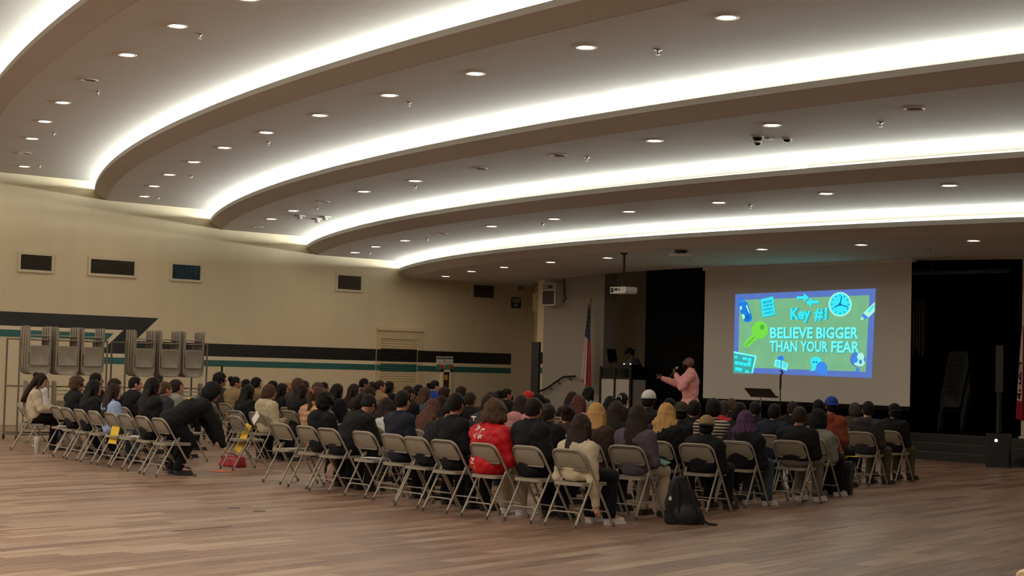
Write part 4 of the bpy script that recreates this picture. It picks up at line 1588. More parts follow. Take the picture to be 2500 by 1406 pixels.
def on_head(p, name, me, m, J):
    H = Matrix.Translation(Vector(J['hc'])) @ Matrix([list(map(float, r)) for r in J['R']]).to_4x4()
    o = link(name, me, m, p)
    o.matrix_local = H
    return o


def J_of(n_):
    for k, v in list(CACHE.items()):
        if k[0] == 'body' and v is PERS[n_].data:
            return CACHE.get(('J', k[1][0], k[1][1], k[1][2]))


on_head(PERS['D4'], 'face_mask', hm.mesh('face_mask'), mask_m, J_of('D4'))
scr = MB().tube([(0.026 * math.cos(a * PI / 6), -0.118, 0.042 + 0.026 * math.sin(a * PI / 6)) for a in range(12)], 0.012, 6, True).mesh('scrunchie')
on_head(PERS['E2'], 'scrunchie', scr, white_print, J_of('E2'))
on_head(PERS['B12'], 'scrunchie', scr, cloth('coral'), J_of('B12'))
strap = MB().tube([(0.17, -0.02, 0.80), (0.12, -0.17, 0.88), (-0.05, -0.22, 0.72), (-0.16, -0.15, 0.62)], 0.016, 6)
strap.obj('bag_strap', cloth('black'), PERS['A2'])

# ================================================================== STAGE PEOPLE
def beard_mesh(h=0.009):
    P, o = grid((-0.1, -0.05, -0.16), (0.1, 0.13, 0.05), h)
    D = su(ell(P, (0, 0.036, -0.055), (0.062, 0.064, 0.066)), ell(P, (0, 0.06, -0.095), (0.045, 0.04, 0.035)), 0.02)
    D = np.maximum(D, P[..., 2] + 0.028 + 0.2 * np.abs(P[..., 0]) * 0 - 0.35 * (0.07 - P[..., 1]).clip(0, 0.1))
    D = np.maximum(D, -ell(P, (0, 0.11, -0.056), (0.026, 0.03, 0.013)))
    D = np.maximum(D, -0.01 - P[..., 1])
    V, Q = surface_nets(D, o, h)
    return np_mesh('beard', V, Q)


VP_ = at_y(1687, 868, 22.3)
PRZ = math.radians(134.5)
JP = joints(1.845, 0.0, 0.0, 0.22, wide=1.18, stand=True, headfwd=0.02,
            arms={'EL': (-0.31, 0.16, 1.27), 'HL': (-0.20, 0.27, 1.49), 'ER': (0.28, 0.25, 1.33), 'HR': (0.25, 0.53, 1.42)})
meP = body_mesh(JP, 0.0095, {'R': (0.0, 0.15, -0.99)})
pres = link('person', meP, SKINS['dark'], None, (VP_.x, VP_.y, 0))
pres.rotation_euler = (0, 0, PRZ)
tag(pres, 'person in pink blazer speaking into a microphone with one arm stretched out', 'person')
CLOTH['pinkblazer'] = (222, 158, 160)
link('blazer', shirt_mesh(JP, 'jacket', 0.012), cloth('pinkblazer'), pres)
link('trousers', trouser_mesh(JP, 0.014), TROUS['grey'], pres)
for n in 'LR':
    a, f = JP['A' + n], JP['F' + n]
    link('shoe', cached('shoe', shoe_mesh), SHOEC['black'], pres, ((a[0] + f[0]) / 2, a[1] + 0.06, 0))
HP = Matrix.Translation(Vector(JP['hc'])) @ Matrix([list(map(float, r)) for r in JP['R']]).to_4x4()
bd = link('beard', beard_mesh(), HAIRC['k'], pres)
bd.matrix_local = HP
# the microphone in the raised hand
pw = Matrix.Translation(Vector((VP_.x, VP_.y, 0))) @ Matrix.Rotation(PRZ, 4, 'Z')
hl = Vector(JP['HL'])
mic = thing('microphone', 'handheld black microphone with silver head held to the mouth of person in pink', 'microphone', pw @ Vector((hl.x + 0.03, hl.y + 0.055, hl.z + 0.05)))
dv = (pw.to_3x3() @ Vector((0.05, -0.55, 0.75))).normalized()
MB().tube([dv * -0.12, dv * 0.09], [0.012, 0.017], 10).obj('handle', metal_black, mic)
MB().tube([dv * 0.085, dv * 0.10, dv * 0.125, dv * 0.142], [0.018, 0.026, 0.025, 0.008], 12).obj('grille', metal_bare, mic)

JD = joints(1.66, 0.36, 0.0, -0.45, wide=1.12, stand=True, headfwd=0.05,
            arms={'EL': (-0.30, 0.30, 1.02), 'HL': (-0.20, 0.50, 1.10), 'ER': (0.30, 0.22, 1.0), 'HR': (0.22, 0.46, 1.08)})
q = at_y(1560, 890, 27.75)
dj = build_person('person in grey hoodie and black cap leaning over the booth on stage', None, JD, ('dj', 0, 0), (q.x, q.y, SZ), math.radians(118), 1.0, 'capb', 'k', 'hoodie', 'mid', 'dark', 'black', 'black', ('black', 'black'))

# ---- booth, monitor, mixer
BY = 26.8
b0, b1 = at_y(1468, 895, BY), at_y(1541, 895, BY)
bz = (b0.z + b1.z) / 2
bw, bd_ = b1.x - b0.x, 0.5
booth = thing('booth', 'black framed booth with white front panels on stage beside the flag', 'booth', ((b0.x + b1.x) / 2, BY, SZ))
H_ = bz - SZ
frm = MB()
for x in (-bw / 2, -0.02, bw / 2):
    frm.box((x, 0, H_ / 2), (0.055 if x != bw / 2 else 0.07, 0.055, H_))
for x in (-bw / 2, bw / 2):
    frm.box((x, bd_, H_ / 2), (0.05, 0.05, H_))
for z in (H_ - 0.02, H_ - 0.27, 0.05):
    frm.box((0, 0, z), (bw, 0.05, 0.05))
    frm.box((bw / 2, bd_ / 2, z), (0.05, bd_, 0.05))
    frm.box((-bw / 2, bd_ / 2, z), (0.05, bd_, 0.05))
frm.obj('frame', metal_black, booth)
scrim = mat('white_scrim', (190, 186, 180), 0.8, noise=0.05)
for x0, x1 in ((-bw / 2 + 0.03, -0.05), (0.01, bw / 2 - 0.035)):
    MB().box(((x0 + x1) / 2, -0.002, (H_ - 0.3) / 2 + 0.05), (x1 - x0, 0.01, H_ - 0.35)).obj('scrim_panel', scrim, booth)
MB().box((bw / 2 + 0.004, bd_ / 2, (H_ - 0.3) / 2 + 0.05), (0.01, bd_ - 0.05, H_ - 0.35)).obj('scrim_panel', scrim, booth)
glass = mat('smoked_panel', (16, 18, 22), 0.12, noise=0.05, spec=0.6)
MB().box((0, 0, H_ - 0.145), (bw - 0.06, 0.012, 0.21)).obj('smoked_panel', glass, booth)
MB().box((bw / 2, bd_ / 2, H_ - 0.145), (0.012, bd_ - 0.05, 0.21)).obj('smoked_panel', glass, booth)
MB().box((0, bd_ / 2, H_ - 0.02), (bw, bd_, 0.03)).obj('shelf', metal_black, booth)
bx = (b0.x + b1.x) / 2
mon = thing('monitor', 'thin tilted screen on an arm above the booth left corner', 'monitor', (bx - bw / 2 + 0.1, BY + 0.2, bz))
MB().box((0.0, 0.05, 0.26), (0.03, 0.30, 0.34), Euler((0, -0.25, 0)).to_matrix()).obj('screen', metal_black, mon)
MB().tube([(0.0, 0.05, 0), (0.0, 0.05, 0.14), (0.35, 0.1, 0.06), (0.42, 0.1, 0.0)], 0.018, 8).obj('arm', metal_black, mon)
mix = thing('mixer', 'black audio mixer with two small lights on top of the booth', 'mixer', (bx + 0.2, BY + 0.25, bz))
MB().box((0, 0, 0.03), (0.5, 0.32, 0.06)).obj('body', metal_black, mix)
led = emit('white_led', (255, 250, 240), 1.6)
for x in (-0.06, 0.16):
    MB().lathe([(0.02, 0), (0.02, 0.02), (0.0001, 0.024)], 10, (x, -0.12, 0.06)).obj('light', led, mix)

# ---- flags
flag_red = mat('flag_red', (150, 22, 34), 0.7, noise=0.1)
flag_white = mat('flag_white', (206, 196, 190), 0.7, noise=0.06)
flag_blue = mat('flag_blue', (28, 32, 72), 0.7, noise=0.1)
gold = mat('gold_fringe', (170, 128, 50), 0.5, 0.3, noise=0.1)
FY = 27.0
ft, fb = at_y(1441.5, 733, FY), at_y(1455, 950, FY)
fl = thing('flag', 'United States flag with gold fringe hanging furled on a pole by the stage', 'flag', (ft.x, FY, SZ))
zt_ = ft.z - SZ
MB().tube([(0, 0, 0), (0, 0, zt_ - 0.05)], 0.015, 8).obj('pole', gold, fl)
MB().lathe([(0.001, zt_ + 0.06), (0.03, zt_), (0.02, zt_ - 0.04), (0.016, zt_ - 0.05)][::-1], 10).obj('finial', gold, fl)
MB().lathe([(0.15, 0), (0.14, 0.03), (0.03, 0.06), (0.02, 0.1)], 16).obj('base', metal_dark, fl)


def fold_pt(u, t, zt, zb0, zb1, spread0=0.02, spread1=0.30, lean=-0.14):
    """u across the folds (0 fly side left .. 1 hoist), t down the flag"""
    z0 = zt
    z1 = zb0 + (zb1 - zb0) * u
    z = z0 + (z1 - z0) * t
    wd = spread0 + (spread1 - spread0) * t ** 0.8
    x = lean * t * 0.6 + (u - 0.5) * wd + 0.06 * t
    y = -0.05 - 0.055 * t * (0.6 + 0.4 * math.sin(u * 15.0)) + 0.03 * t * math.sin(u * 19 + 1.5)
    return Vector((x, y, z))


def flag_strip(name, u0, u1, t0, t1, m, par, args, nu=4, nt=14):
    v, f = [], []
    for i in range(nt + 1):
        for j in range(nu + 1):
            v.append(fold_pt(u0 + (u1 - u0) * j / nu, t0 + (t1 - t0) * i / nt, *args))
    for i in range(nt):
        for j in range(nu):
            a = i * (nu + 1) + j
            f.append((a, a + 1, a + nu + 2, a + nu + 1))
    return link(name, pyd(name, v, f, True), m, par)


fa = (zt_ - 0.09, at_y(1418, 918, FY).z - SZ, at_y(1452, 957, FY).z - SZ, 0.02, 0.40, -0.12)
CT = 0.44
flag_strip('canton', 0, 1, 0, CT, flag_blue, fl, fa, 16, 10)
for i in range(7):
    flag_strip('stripe', i / 7, (i + 1) / 7, CT, 1.0, flag_red if i % 2 == 0 else flag_white, fl, fa, 3)
sv, sf = [], []
for i in range(6):
    for j in range(2 + i // 2):
        c = fold_pt((j + 0.5 + 0.25 * (i % 2)) / (2.5 + i // 2), 0.14 + 0.055 * i, *fa) + Vector((0, -0.02, 0))
        b_ = len(sv)
        r_ = 0.016
        for k in range(10):
            rr = r_ if k % 2 == 0 else r_ * 0.42
            a = PI / 2 + k * PI / 5
            sv.append(c + Vector((rr * math.cos(a), 0, rr * math.sin(a))))
        sf.append(tuple(range(b_, b_ + 10)))
tag(link('stars', pyd('stars', sv, sf), flag_white, fl), kind='stuff')
fr_ = MB()
for i in range(24):
    p0 = fold_pt(i / 24, 1.0, *fa)
    p1 = fold_pt((i + 1) / 24, 1.0, *fa)
    fr_.add([p0, p1, p1 - Vector((0, 0, 0.045)), p0 - Vector((0, 0, 0.045))], [(0, 1, 2, 3)])
tag(fr_.obj('fringe', gold, fl), kind='stuff')

ct, cb = at_y(2507, 820, 26.95), at_y(2494, 1030, 26.95)
f2 = thing('flag', 'white and red state flag on a pole at the right edge of the stage', 'flag', (at_y(2500, 900, 26.95).x, 26.95, SZ))
z2 = at_y(2500, 790, 26.95).z - SZ
MB().tube([(0.07, 0, 0), (0.07, 0, z2)], 0.015, 8).obj('pole', white_plastic, f2)
MB().lathe([(0.15, 0), (0.14, 0.03), (0.03, 0.06), (0.02, 0.1)], 16, (0.07, 0, 0)).obj('base', white_plastic, f2)
fa2 = (z2 - 0.05, at_y(2488, 1022, 26.95).z - SZ, at_y(2500, 1030, 26.95).z - SZ, 0.03, 0.30, -0.06)
flag_strip('white_field', 0, 0.55, 0, 0.8, flag_white, f2, fa2, 8)
flag_strip('red_bar', 0.55, 1.0, 0, 1.0, flag_red, f2, fa2, 6)
flag_strip('red_bar', 0, 0.55, 0.8, 1.0, flag_red, f2, fa2, 6)
V_, F_ = text_mesh('CALIF', 0.02)
out = [fold_pt(0.08 + 0.34 * (1 - v), 0.38 + 0.4 * u, *fa2) + Vector((0, -0.012, 0)) for u, v in V_]
link('lettering', pyd('lettering', out, F_), metal_dark, f2)

# ---- projector on its pole
pm = at_z(1524, 618, 3.86)
pj = thing('projector', 'white projector hanging from a ceiling pole', 'projector', (pm.x, pm.y, 3.86), 0.0)
zb_ = 3.86 - (at_y(1524, 697, pm.y).z)
zc_ = at_y(1524, 709, pm.y).z - 3.86
MB().lathe([(0.08, 0), (0.08, -0.02), (0.025, -0.03), (0.025, -zb_ * 0.55), (0.032, -zb_ * 0.55), (0.032, -zb_ * 0.6), (0.025, -zb_ * 0.62), (0.025, -zb_)], 12).obj('pole', metal_dark, pj)
mb = MB()
for sx in (-1, 1):
    for sy in (-1, 1):
        mb.tube([(0, 0, -zb_), (sx * 0.11, sy * 0.08, zc_ + 0.07)], 0.008, 6)
mb.obj('bracket', metal_dark, pj)
bd2 = MB()
bd2.prism([(-0.22, -0.15, zc_ - 0.065), (0.2, -0.15, zc_ - 0.065), (0.24, -0.15, zc_ - 0.02), (0.22, -0.15, zc_ + 0.065), (-0.22, -0.15, zc_ + 0.065)], (0, 0.3, 0))
bd2.obj('body', white_plastic, pj)
MB().box((-0.16, -0.152, zc_ + 0.0), (0.07, 0.01, 0.09)).box((-0.05, -0.152, zc_ + 0.015), (0.08, 0.01, 0.05)).box((0.04, -0.152, zc_ + 0.01), (0.04, 0.01, 0.03)).obj('rear_ports', metal_dark, pj)
MB().lathe([(0.05, 0), (0.05, 0.04), (0.035, 0.05)], 16).obj('lens', glass, pj, (0.1, 0.15, zc_)).rotation_euler = (-PI / 2, 0, 0)

# ---- screen with the projected slide
SY = 25.9
s00, s10, s01, s11 = at_y(1717, 970.6, SY), at_y(2221, 993.6, SY), at_y(1721.8, 657.6, SY), at_y(2226.4, 635.8, SY)
sx0, sx1 = (s00.x + s01.x) / 2, (s10.x + s11.x) / 2
sz0, sz1 = (s00.z + s10.z) / 2, (s01.z + s11.z) / 2
scr_t = thing('projection_screen', 'wide white projection screen showing a slide', 'screen', ((sx0 + sx1) / 2, SY, sz0))
SO = Vector(((sx0 + sx1) / 2, SY, sz0))
screen_m = mat('screen_fabric', (196, 194, 188), 0.9, noise=0.02, spec=0.1)
MB().box((0, 0, (sz1 - sz0) / 2), (sx1 - sx0, 0.012, sz1 - sz0)).obj('fabric', screen_m, scr_t)
MB().box((0, 0, -0.045), (sx1 - sx0, 0.03, 0.09)).obj('bottom_bar', velvet2, scr_t)
MB().box((0, 0.02, sz1 - sz0 + 0.02), (sx1 - sx0 + 0.1, 0.12, 0.1)).obj('casing', white_plastic, scr_t)
LAY = [0]


def sp(cx, cy, lay):
    """crop pixel on the slide -> point on the screen plane, relative to the screen"""
    return at_y(1780 + cx / 5.859, 690 + cy / 5.859, SY - 0.012 - 0.003 * lay) - SO


def slide_poly(name, pts, m, lay, parent=None):
    P = [sp(x, y, lay) for x, y in pts]
    return link(name, pyd(name, P, [tuple(range(len(P)))]), m, parent or scr_t)


def ellp(cx, cy, rx, ry, n=36, a0=0, a1=360):
    return [(cx + rx * math.cos(math.radians(a0 + (a1 - a0) * i / n)), cy + ry * math.sin(math.radians(a0 + (a1 - a0) * i / n))) for i in range(n)]


c_border = emit('slide_blue', (92, 120, 196), 1.0, 0.12)
c_bg = emit('slide_green', (122, 184, 138), 1.0, 0.14)
c_cy = emit('slide_cyan', (62, 236, 250), 1.0)
c_cy2 = emit('slide_cyan_bright', (120, 250, 248), 1.0)
c_teal = emit('slide_teal', (62, 168, 160), 1.0)
c_deep = emit('slide_deep_blue', (30, 128, 226), 1.0)
c_mid = emit('slide_mid_blue', (66, 140, 236), 1.0)
c_lime = emit('slide_lime', (118, 226, 72), 1.0, 0.1)
c_lime2 = emit('slide_lime_dark', (88, 178, 74), 1.0)  # darker green for the hole and groove of the key
c_ink = emit('slide_ink', (20, 112, 168), 1.0)
c_pale = emit('slide_pale', (176, 246, 222), 1.0)
slide_poly('slide_border', [(88, 165), (2097, 82), (2040, 1365), (60, 1285)], c_border, 0)
slide_poly('slide_background', [(150, 248), (2008, 178), (1956, 1275), (128, 1210)], c_bg, 1)


def slide_text(name, s, TL, TR, BL, BR, m, lay, bold=0.03):
    V, F = text_mesh(s, bold)
    out = []
    for u, v in V:
        x = (BL[0] * (1 - u) + BR[0] * u) * (1 - v) + (TL[0] * (1 - u) + TR[0] * u) * v
        y = (BL[1] * (1 - u) + BR[1] * u) * (1 - v) + (TL[1] * (1 - u) + TR[1] * u) * v
        out.append(sp(x, y, lay))
    return link(name, pyd(name, out, F), m, scr_t)


for dx_, dy_, m, lay, bo in ((26, 4, c_teal, 2, 0.05), (0, 0, c_cy, 4, 0.035)):
    slide_text('slide_lettering', 'Key', (878 + dx_, 360 + dy_), (1165 + dx_, 352 + dy_), (872 + dx_, 580 + dy_), (1160 + dx_, 575 + dy_), m, lay, bo)
    slide_text('slide_lettering', '#1', (1220 + dx_, 358 + dy_), (1405 + dx_, 352 + dy_), (1215 + dx_, 552 + dy_), (1395 + dx_, 548 + dy_), m, lay, bo)
for dx_, dy_, m, lay, bo in ((14, 10, c_teal, 2, 0.045), (0, 0, c_cy2, 4, 0.025)):
    slide_text('slide_lettering', 'BELIEVE', (585 + dx_, 640 + dy_), (1200 + dx_, 634 + dy_), (585 + dx_, 795 + dy_), (1196 + dx_, 800 + dy_), m, lay, bo)
    slide_text('slide_lettering', 'BIGGER', (1248 + dx_, 636 + dy_), (1852 + dx_, 632 + dy_), (1245 + dx_, 800 + dy_), (1845 + dx_, 804 + dy_), m, lay, bo)
    slide_text('slide_lettering', 'THAN', (580 + dx_, 828 + dy_), (975 + dx_, 830 + dy_), (578 + dx_, 985 + dy_), (972 + dx_, 990 + dy_), m, lay, bo)
    slide_text('slide_lettering', 'YOUR', (1018 + dx_, 832 + dy_), (1415 + dx_, 836 + dy_), (1015 + dx_, 990 + dy_), (1412 + dx_, 996 + dy_), m, lay, bo)
    slide_text('slide_lettering', 'FEAR', (1462 + dx_, 836 + dy_), (1868 + dx_, 838 + dy_), (1458 + dx_, 998 + dy_), (1862 + dx_, 1004 + dy_), m, lay, bo)
# clock
slide_poly('slide_clock', ellp(1588, 310, 166, 176), c_pale, 3)
slide_poly('slide_clock', ellp(1588, 310, 146, 156), c_cy, 4)
for k in range(12):
    a = math.radians(k * 30)
    ca, sa = math.cos(a), math.sin(a)
    slide_poly('clock_mark', [(1588 + ca * r - sa * w_, 310 + sa * r * 1.06 + ca * w_) for r, w_ in ((108, -6), (130, -6), (130, 6), (108, 6))], c_ink, 5)
for (x, y), w_ in (((1612, 195), 8), ((1700, 348), 7), ((1505, 352), 8)):
    dx_, dy_ = x - 1585, y - 312
    L_ = math.hypot(dx_, dy_)
    nx_, ny_ = -dy_ / L_ * w_, dx_ / L_ * w_
    slide_poly('clock_hand', [(1585 + nx_, 312 + ny_), (x + nx_, y + ny_), (x - nx_, y - ny_), (1585 - nx_, 312 - ny_)], c_ink, 6)
slide_poly('clock_hub', ellp(1585, 312, 22, 22, 16), c_ink, 6)
# arrows
for dx_, dy_, m, lay in ((10, 8, c_teal, 3), (0, 0, c_cy, 4)):
    slide_poly('slide_arrow', [(x + dx_, y + dy_) for x, y in ((968, 196), (1068, 192), (1066, 148), (1146, 214), (1066, 278), (1066, 230), (966, 236))], m, lay)
    slide_poly('slide_arrow', [(x + dx_, y + dy_) for x, y in ((1284, 258), (1186, 258), (1184, 214), (1100, 284), (1176, 346), (1180, 296), (1282, 296))], m, lay)
# bottle
slide_poly('slide_bottle', [(132, 236), (168, 222), (178, 206), (190, 222), (216, 232), (226, 268), (262, 280), (332, 500), (318, 544), (270, 566), (222, 556), (200, 520), (130, 320), (136, 296)], c_deep, 3)
slide_poly('slide_bottle', [(142, 246), (212, 240), (220, 270), (152, 290)], c_mid, 4)
for pts in ([(150, 345), (178, 330), (186, 376), (162, 392)], [(238, 330), (258, 320), (300, 440), (280, 430)], [(176, 456), (214, 448), (228, 500), (204, 530)]):
    slide_poly('bottle_patch', pts, c_pale, 4)
slide_poly('bottle_patch', ellp(262, 494, 32, 34, 18), c_ink, 4)
# letter sheet
slide_poly('slide_sheet', [(440, 236), (630, 190), (672, 462), (480, 508)], c_teal, 3)
slide_poly('slide_sheet', [(448, 240), (626, 198), (664, 452), (482, 496)], c_cy, 4)
for i, tx in enumerate(('ABCDEF', 'GHIJKLM', 'NOPQRST', 'UVWXYZ')):
    y_ = 270 + i * 52
    slide_text('sheet_lettering', tx, (480 + i * 5, y_), (610 + i * 9, y_ - 28), (482 + i * 5, y_ + 36), (612 + i * 9, y_ + 8), c_ink, 5, 0.02)
# key
slide_poly('slide_key', [(330, 735), (398, 800), (388, 826), (368, 828), (356, 850), (336, 852), (326, 876), (306, 880), (300, 900), (268, 924), (248, 914), (236, 932), (204, 898), (206, 880)], c_lime, 3)
slide_poly('slide_key', ellp(442, 676, 114, 126), c_lime, 4)
slide_poly('key_hole', ellp(472, 636, 34, 40, 24), c_lime2, 5)
slide_poly('key_groove', [(352, 770), (366, 784), (236, 912), (224, 902)], c_lime2, 5)
# marker pen
slide_poly('slide_marker', [(2084, 274), (2082, 410), (1996, 500), (1918, 436)], c_pale, 3)
slide_poly('slide_marker', [(1918, 436), (1996, 500), (1934, 520), (1902, 482)], c_mid, 4)
slide_poly('slide_marker', [(1902, 484), (1934, 520), (1888, 536), (1878, 522)], c_pale, 4)
slide_poly('slide_marker', [(2060, 316), (2080, 336), (2008, 434), (1984, 410)], c_cy, 4)
# window of blocks
slide_poly('slide_grid', [(66, 980), (398, 1044), (340, 1296), (60, 1286)], c_cy2, 3)
slide_poly('slide_grid', [(66, 1010), (366, 1062), (318, 1292), (60, 1284)], c_teal, 4)
for x, y, w_, h_ in ((80, 1040, 44, 40), (196, 1060, 66, 42), (270, 1072, 54, 42), (84, 1118, 60, 50), (150, 1130, 50, 48), (206, 1140, 54, 48), (268, 1120, 50, 72), (90, 1206, 100, 48), (230, 1250, 56, 34)):
    slide_poly('grid_block', [(x, y), (x + w_, y + w_ * 0.16), (x + w_ - h_ * 0.15, y + h_ + w_ * 0.16), (x - h_ * 0.15, y + h_)], c_cy, 5)
# photo and book
slide_poly('slide_photo', [(690, 1062), (766, 1034), (792, 1112), (700, 1110)], c_mid, 3)
slide_poly('slide_photo', ellp(736, 1076, 28, 20, 18), c_deep, 4)
slide_poly('slide_book', [(658, 1098), (744, 1110), (740, 1222), (640, 1196)], c_cy2, 4)
slide_poly('slide_book', [(752, 1112), (848, 1160), (826, 1264), (744, 1226)], c_cy2, 4)
slide_poly('book_spine', [(740, 1112), (754, 1114), (746, 1228), (736, 1222)], c_ink, 5)
for i in range(4):
    slide_poly('book_line', [(672, 1126 + i * 18), (722, 1134 + i * 18), (722, 1139 + i * 18), (672, 1131 + i * 18)], c_ink, 5)
    slide_poly('book_line', [(770, 1146 + i * 18), (822, 1164 + i * 18), (822, 1169 + i * 18), (770, 1151 + i * 18)], c_ink, 5)
# speech bubbles
slide_poly('slide_bubble', [(1186, 1196), (1162, 1140)] + ellp(1244, 1132, 82, 74, 24, 180, 440) + [(1240, 1206), (1230, 1256), (1156, 1266), (1180, 1236)], c_cy, 3)
slide_poly('bubble_dot', ellp(1210, 1136, 13, 14, 14), c_ink, 4)
slide_poly('bubble_dot', ellp(1248, 1136, 13, 14, 14), c_ink, 4)
slide_poly('slide_bubble', ellp(1324, 1222, 82, 92, 30, 60, 360) + [(1406, 1230), (1392, 1290), (1412, 1338), (1350, 1312)], c_mid, 5)
# globe
slide_poly('slide_globe', ellp(1842, 1098, 112, 106), c_border, 3)
slide_poly('slide_globe', ellp(1856, 1098, 92, 96), c_mid, 4)
slide_poly('globe_land', [(1862, 1002), (1910, 1006), (1936, 1060), (1922, 1100), (1944, 1140), (1922, 1186), (1860, 1198), (1800, 1180), (1784, 1152), (1830, 1140), (1846, 1096), (1828, 1062), (1844, 1020)], c_pale, 5)
slide_poly('globe_lake', ellp(1880, 1132, 22, 34, 16), c_mid, 6)
slide_poly('globe_stand', [(1816, 1214), (1864, 1214), (1862, 1244), (1876, 1270), (1804, 1268), (1820, 1244)], c_mid, 4)

# ---- stand for music, stand for a microphone
def sp_y(px, py, Y):
    return at_y(px, py, Y)


ms0 = at_y(1857, 969, 21.6)
mst = thing('music_stand', 'black music stand with a tilted flat desk', 'music stand', (ms0.x, ms0.y, 0))
o_ = Vector((ms0.x, ms0.y, 0))
tl, tr = at_y(1817, 948, 21.48) - o_, at_y(1880, 950, 21.48) - o_
bl, br_ = at_y(1833, 968, 21.68) - o_, at_y(1896, 971, 21.68) - o_
nrm = (tr - tl).cross(bl - tl).normalized() * 0.012
dk = MB()
dk.add([tl, tr, br_, bl, tl + nrm, tr + nrm, br_ + nrm, bl + nrm], [(0, 1, 2, 3), (7, 6, 5, 4), (0, 4, 5, 1), (1, 5, 6, 2), (2, 6, 7, 3), (3, 7, 4, 0)])
dk.obj('desk', metal_black, mst)
MB().box((bl + br_) / 2 + Vector((0, 0.02, 0.01)), ((br_ - bl).length, 0.05, 0.03)).obj('ledge', metal_black, mst)
MB().tube([(0, 0.0, 0.06), (0, 0, ms0.z - 0.02)], 0.012, 8).obj('pole', rack_metal, mst)
mb = MB()
for k in range(3):
    a = k * 2 * PI / 3
    mb.tube([(0, 0, 0.28), (0.26 * math.cos(a), 0.26 * math.sin(a), 0.012)], 0.009, 6)
mb.obj('tripod', metal_black, mst)
mc = at_y(1906, 904, 22.6)
mk = thing('microphone_stand', 'tall thin black microphone stand in front of the screen', 'microphone stand', (mc.x, mc.y, 0))
zt_ = mc.z
MB().tube([(0, 0, 0.02), (0, 0, zt_ - 0.12)], 0.010, 8).obj('pole', metal_black, mk)
MB().tube([(0, 0, zt_ - 0.34), (0, 0, zt_ - 0.12)], 0.019, 8).obj('collar', metal_black, mk)
MB().tube([(0, 0, zt_ - 0.12), (0.01, 0, zt_ - 0.07), (0.055, 0.0, zt_ - 0.05), (0.0, 0, zt_)], 0.016, 8).obj('clip', metal_black, mk)
MB().lathe([(0.14, 0), (0.14, 0.02), (0.02, 0.03)], 20).obj('base', metal_black, mk)

# ---- column loudspeakers on both sides, wall loudspeaker, handrail
def column_speaker(label, px0, px1, ytop, ybot, foot_px, Y):
    p0, p1 = at_y(px0, ytop, Y), at_y(px1, ytop, Y)
    z1, z0 = p0.z, at_y(px0, ybot, Y).z
    xc = (p0.x + p1.x) / 2
    w_ = (p1.x - p0.x) * 0.82
    t = thing('column_loudspeaker', label, 'loudspeaker', (xc, Y, 0), 0.5)
    MB().box((0, 0, (z0 + z1) / 2), (w_, 0.14, z1 - z0)).obj('column', metal_black, t)
    MB().tube([(0, 0, 0.6), (0, 0, z0)], [0.05, 0.04], 10).obj('pole', metal_dark, t)
    MB().box((0, 0, 0.30), (0.40, 0.44, 0.60)).obj('bass_box', metal_black, t)
    MB().box((0, -0.225, 0.30), (0.36, 0.01, 0.52)).obj('grille', metal_dark, t)
    return t


column_speaker('thin black column loudspeaker before the left stage wall', 1302, 1317, 835, 985, 1308, 25.3)
cs2 = column_speaker('thin black column loudspeaker on a bass box at the stage right', 2432, 2449, 843, 958, 2443, 25.3)
MB().lathe([(0.028, 0), (0.028, 0.012), (0.0001, 0.016)], 12).obj('light', emit('blue_led', (196, 206, 255), 3.0), cs2, (-0.02, -0.23, 0.48)).rotation_euler = (PI / 2, 0, 0)

w0, w1 = at_y(1327, 692, YP - 0.25), at_y(1358, 746, YP - 0.25)
ws = thing('wall_loudspeaker', 'white boxy loudspeaker with a horn hung high on the grey stage wall', 'loudspeaker', ((w0.x + w1.x) / 2, YP, (w0.z + w1.z) / 2), 0.0)
hw, hh = (w1.x - w0.x) / 2, (w0.z - w1.z) / 2
MB().box((0, -0.15, 0), (2 * hw, 0.28, 2 * hh)).obj('cabinet', white_plastic, ws)
grey_mesh = mat('grey_grille', (74, 70, 66), 0.7, noise=0.15, nscale=60)
MB().box((-0.01, -0.293, -hh * 0.28), (1.7 * hw, 0.008, 1.2 * hh)).obj('grille', grey_mesh, ws)
MB().box((-0.01, -0.293, hh * 0.66), (1.7 * hw, 0.008, 0.5 * hh)).obj('horn_panel', mat('horn_grey', (150, 146, 138), 0.5, noise=0.05), ws)
MB().box((0.06, -0.30, hh * 0.66), (0.5 * hw, 0.012, 0.26 * hh)).obj('horn', metal_dark, ws)
MB().tube([(hw + 0.02, -0.03, hh + 0.15), (hw + 0.05, -0.03, 0), (hw + 0.12, -0.03, -hh * 0.3), (hw * 0.9, -0.03, -hh * 0.7)], 0.012, 6).obj('cable', metal_black, ws)

hr = thing('handrail', 'dark metal handrail rising along the stage wall steps', 'handrail', (0, 0, 0))
R_ = [at_y(1290, 958, YP - 0.35), at_y(1312, 956, YP - 0.1), at_y(1332, 950, YP - 0.1), at_y(1375, 920, YP - 0.1), at_y(1404, 918.5, YP - 0.1)]
MB().tube(rounded(R_, 0.08, 3), 0.024, 8).obj('rail', metal_dark, hr)
for a, b, t in ((R_[2], R_[3], 0.25), (R_[2], R_[3], 0.7), (R_[3], R_[4], 0.5)):
    c = a.lerp(b, t)
    MB().tube([c, c + Vector((0, 0.04, -0.08)), c + Vector((0, 0.1, -0.08))], 0.012, 6).obj('bracket', metal_dark, hr)

# ---- signs and notices on the left wall
def wall_pt(px, py, dx=0.0):
    return at_x(px, py, XW + dx)


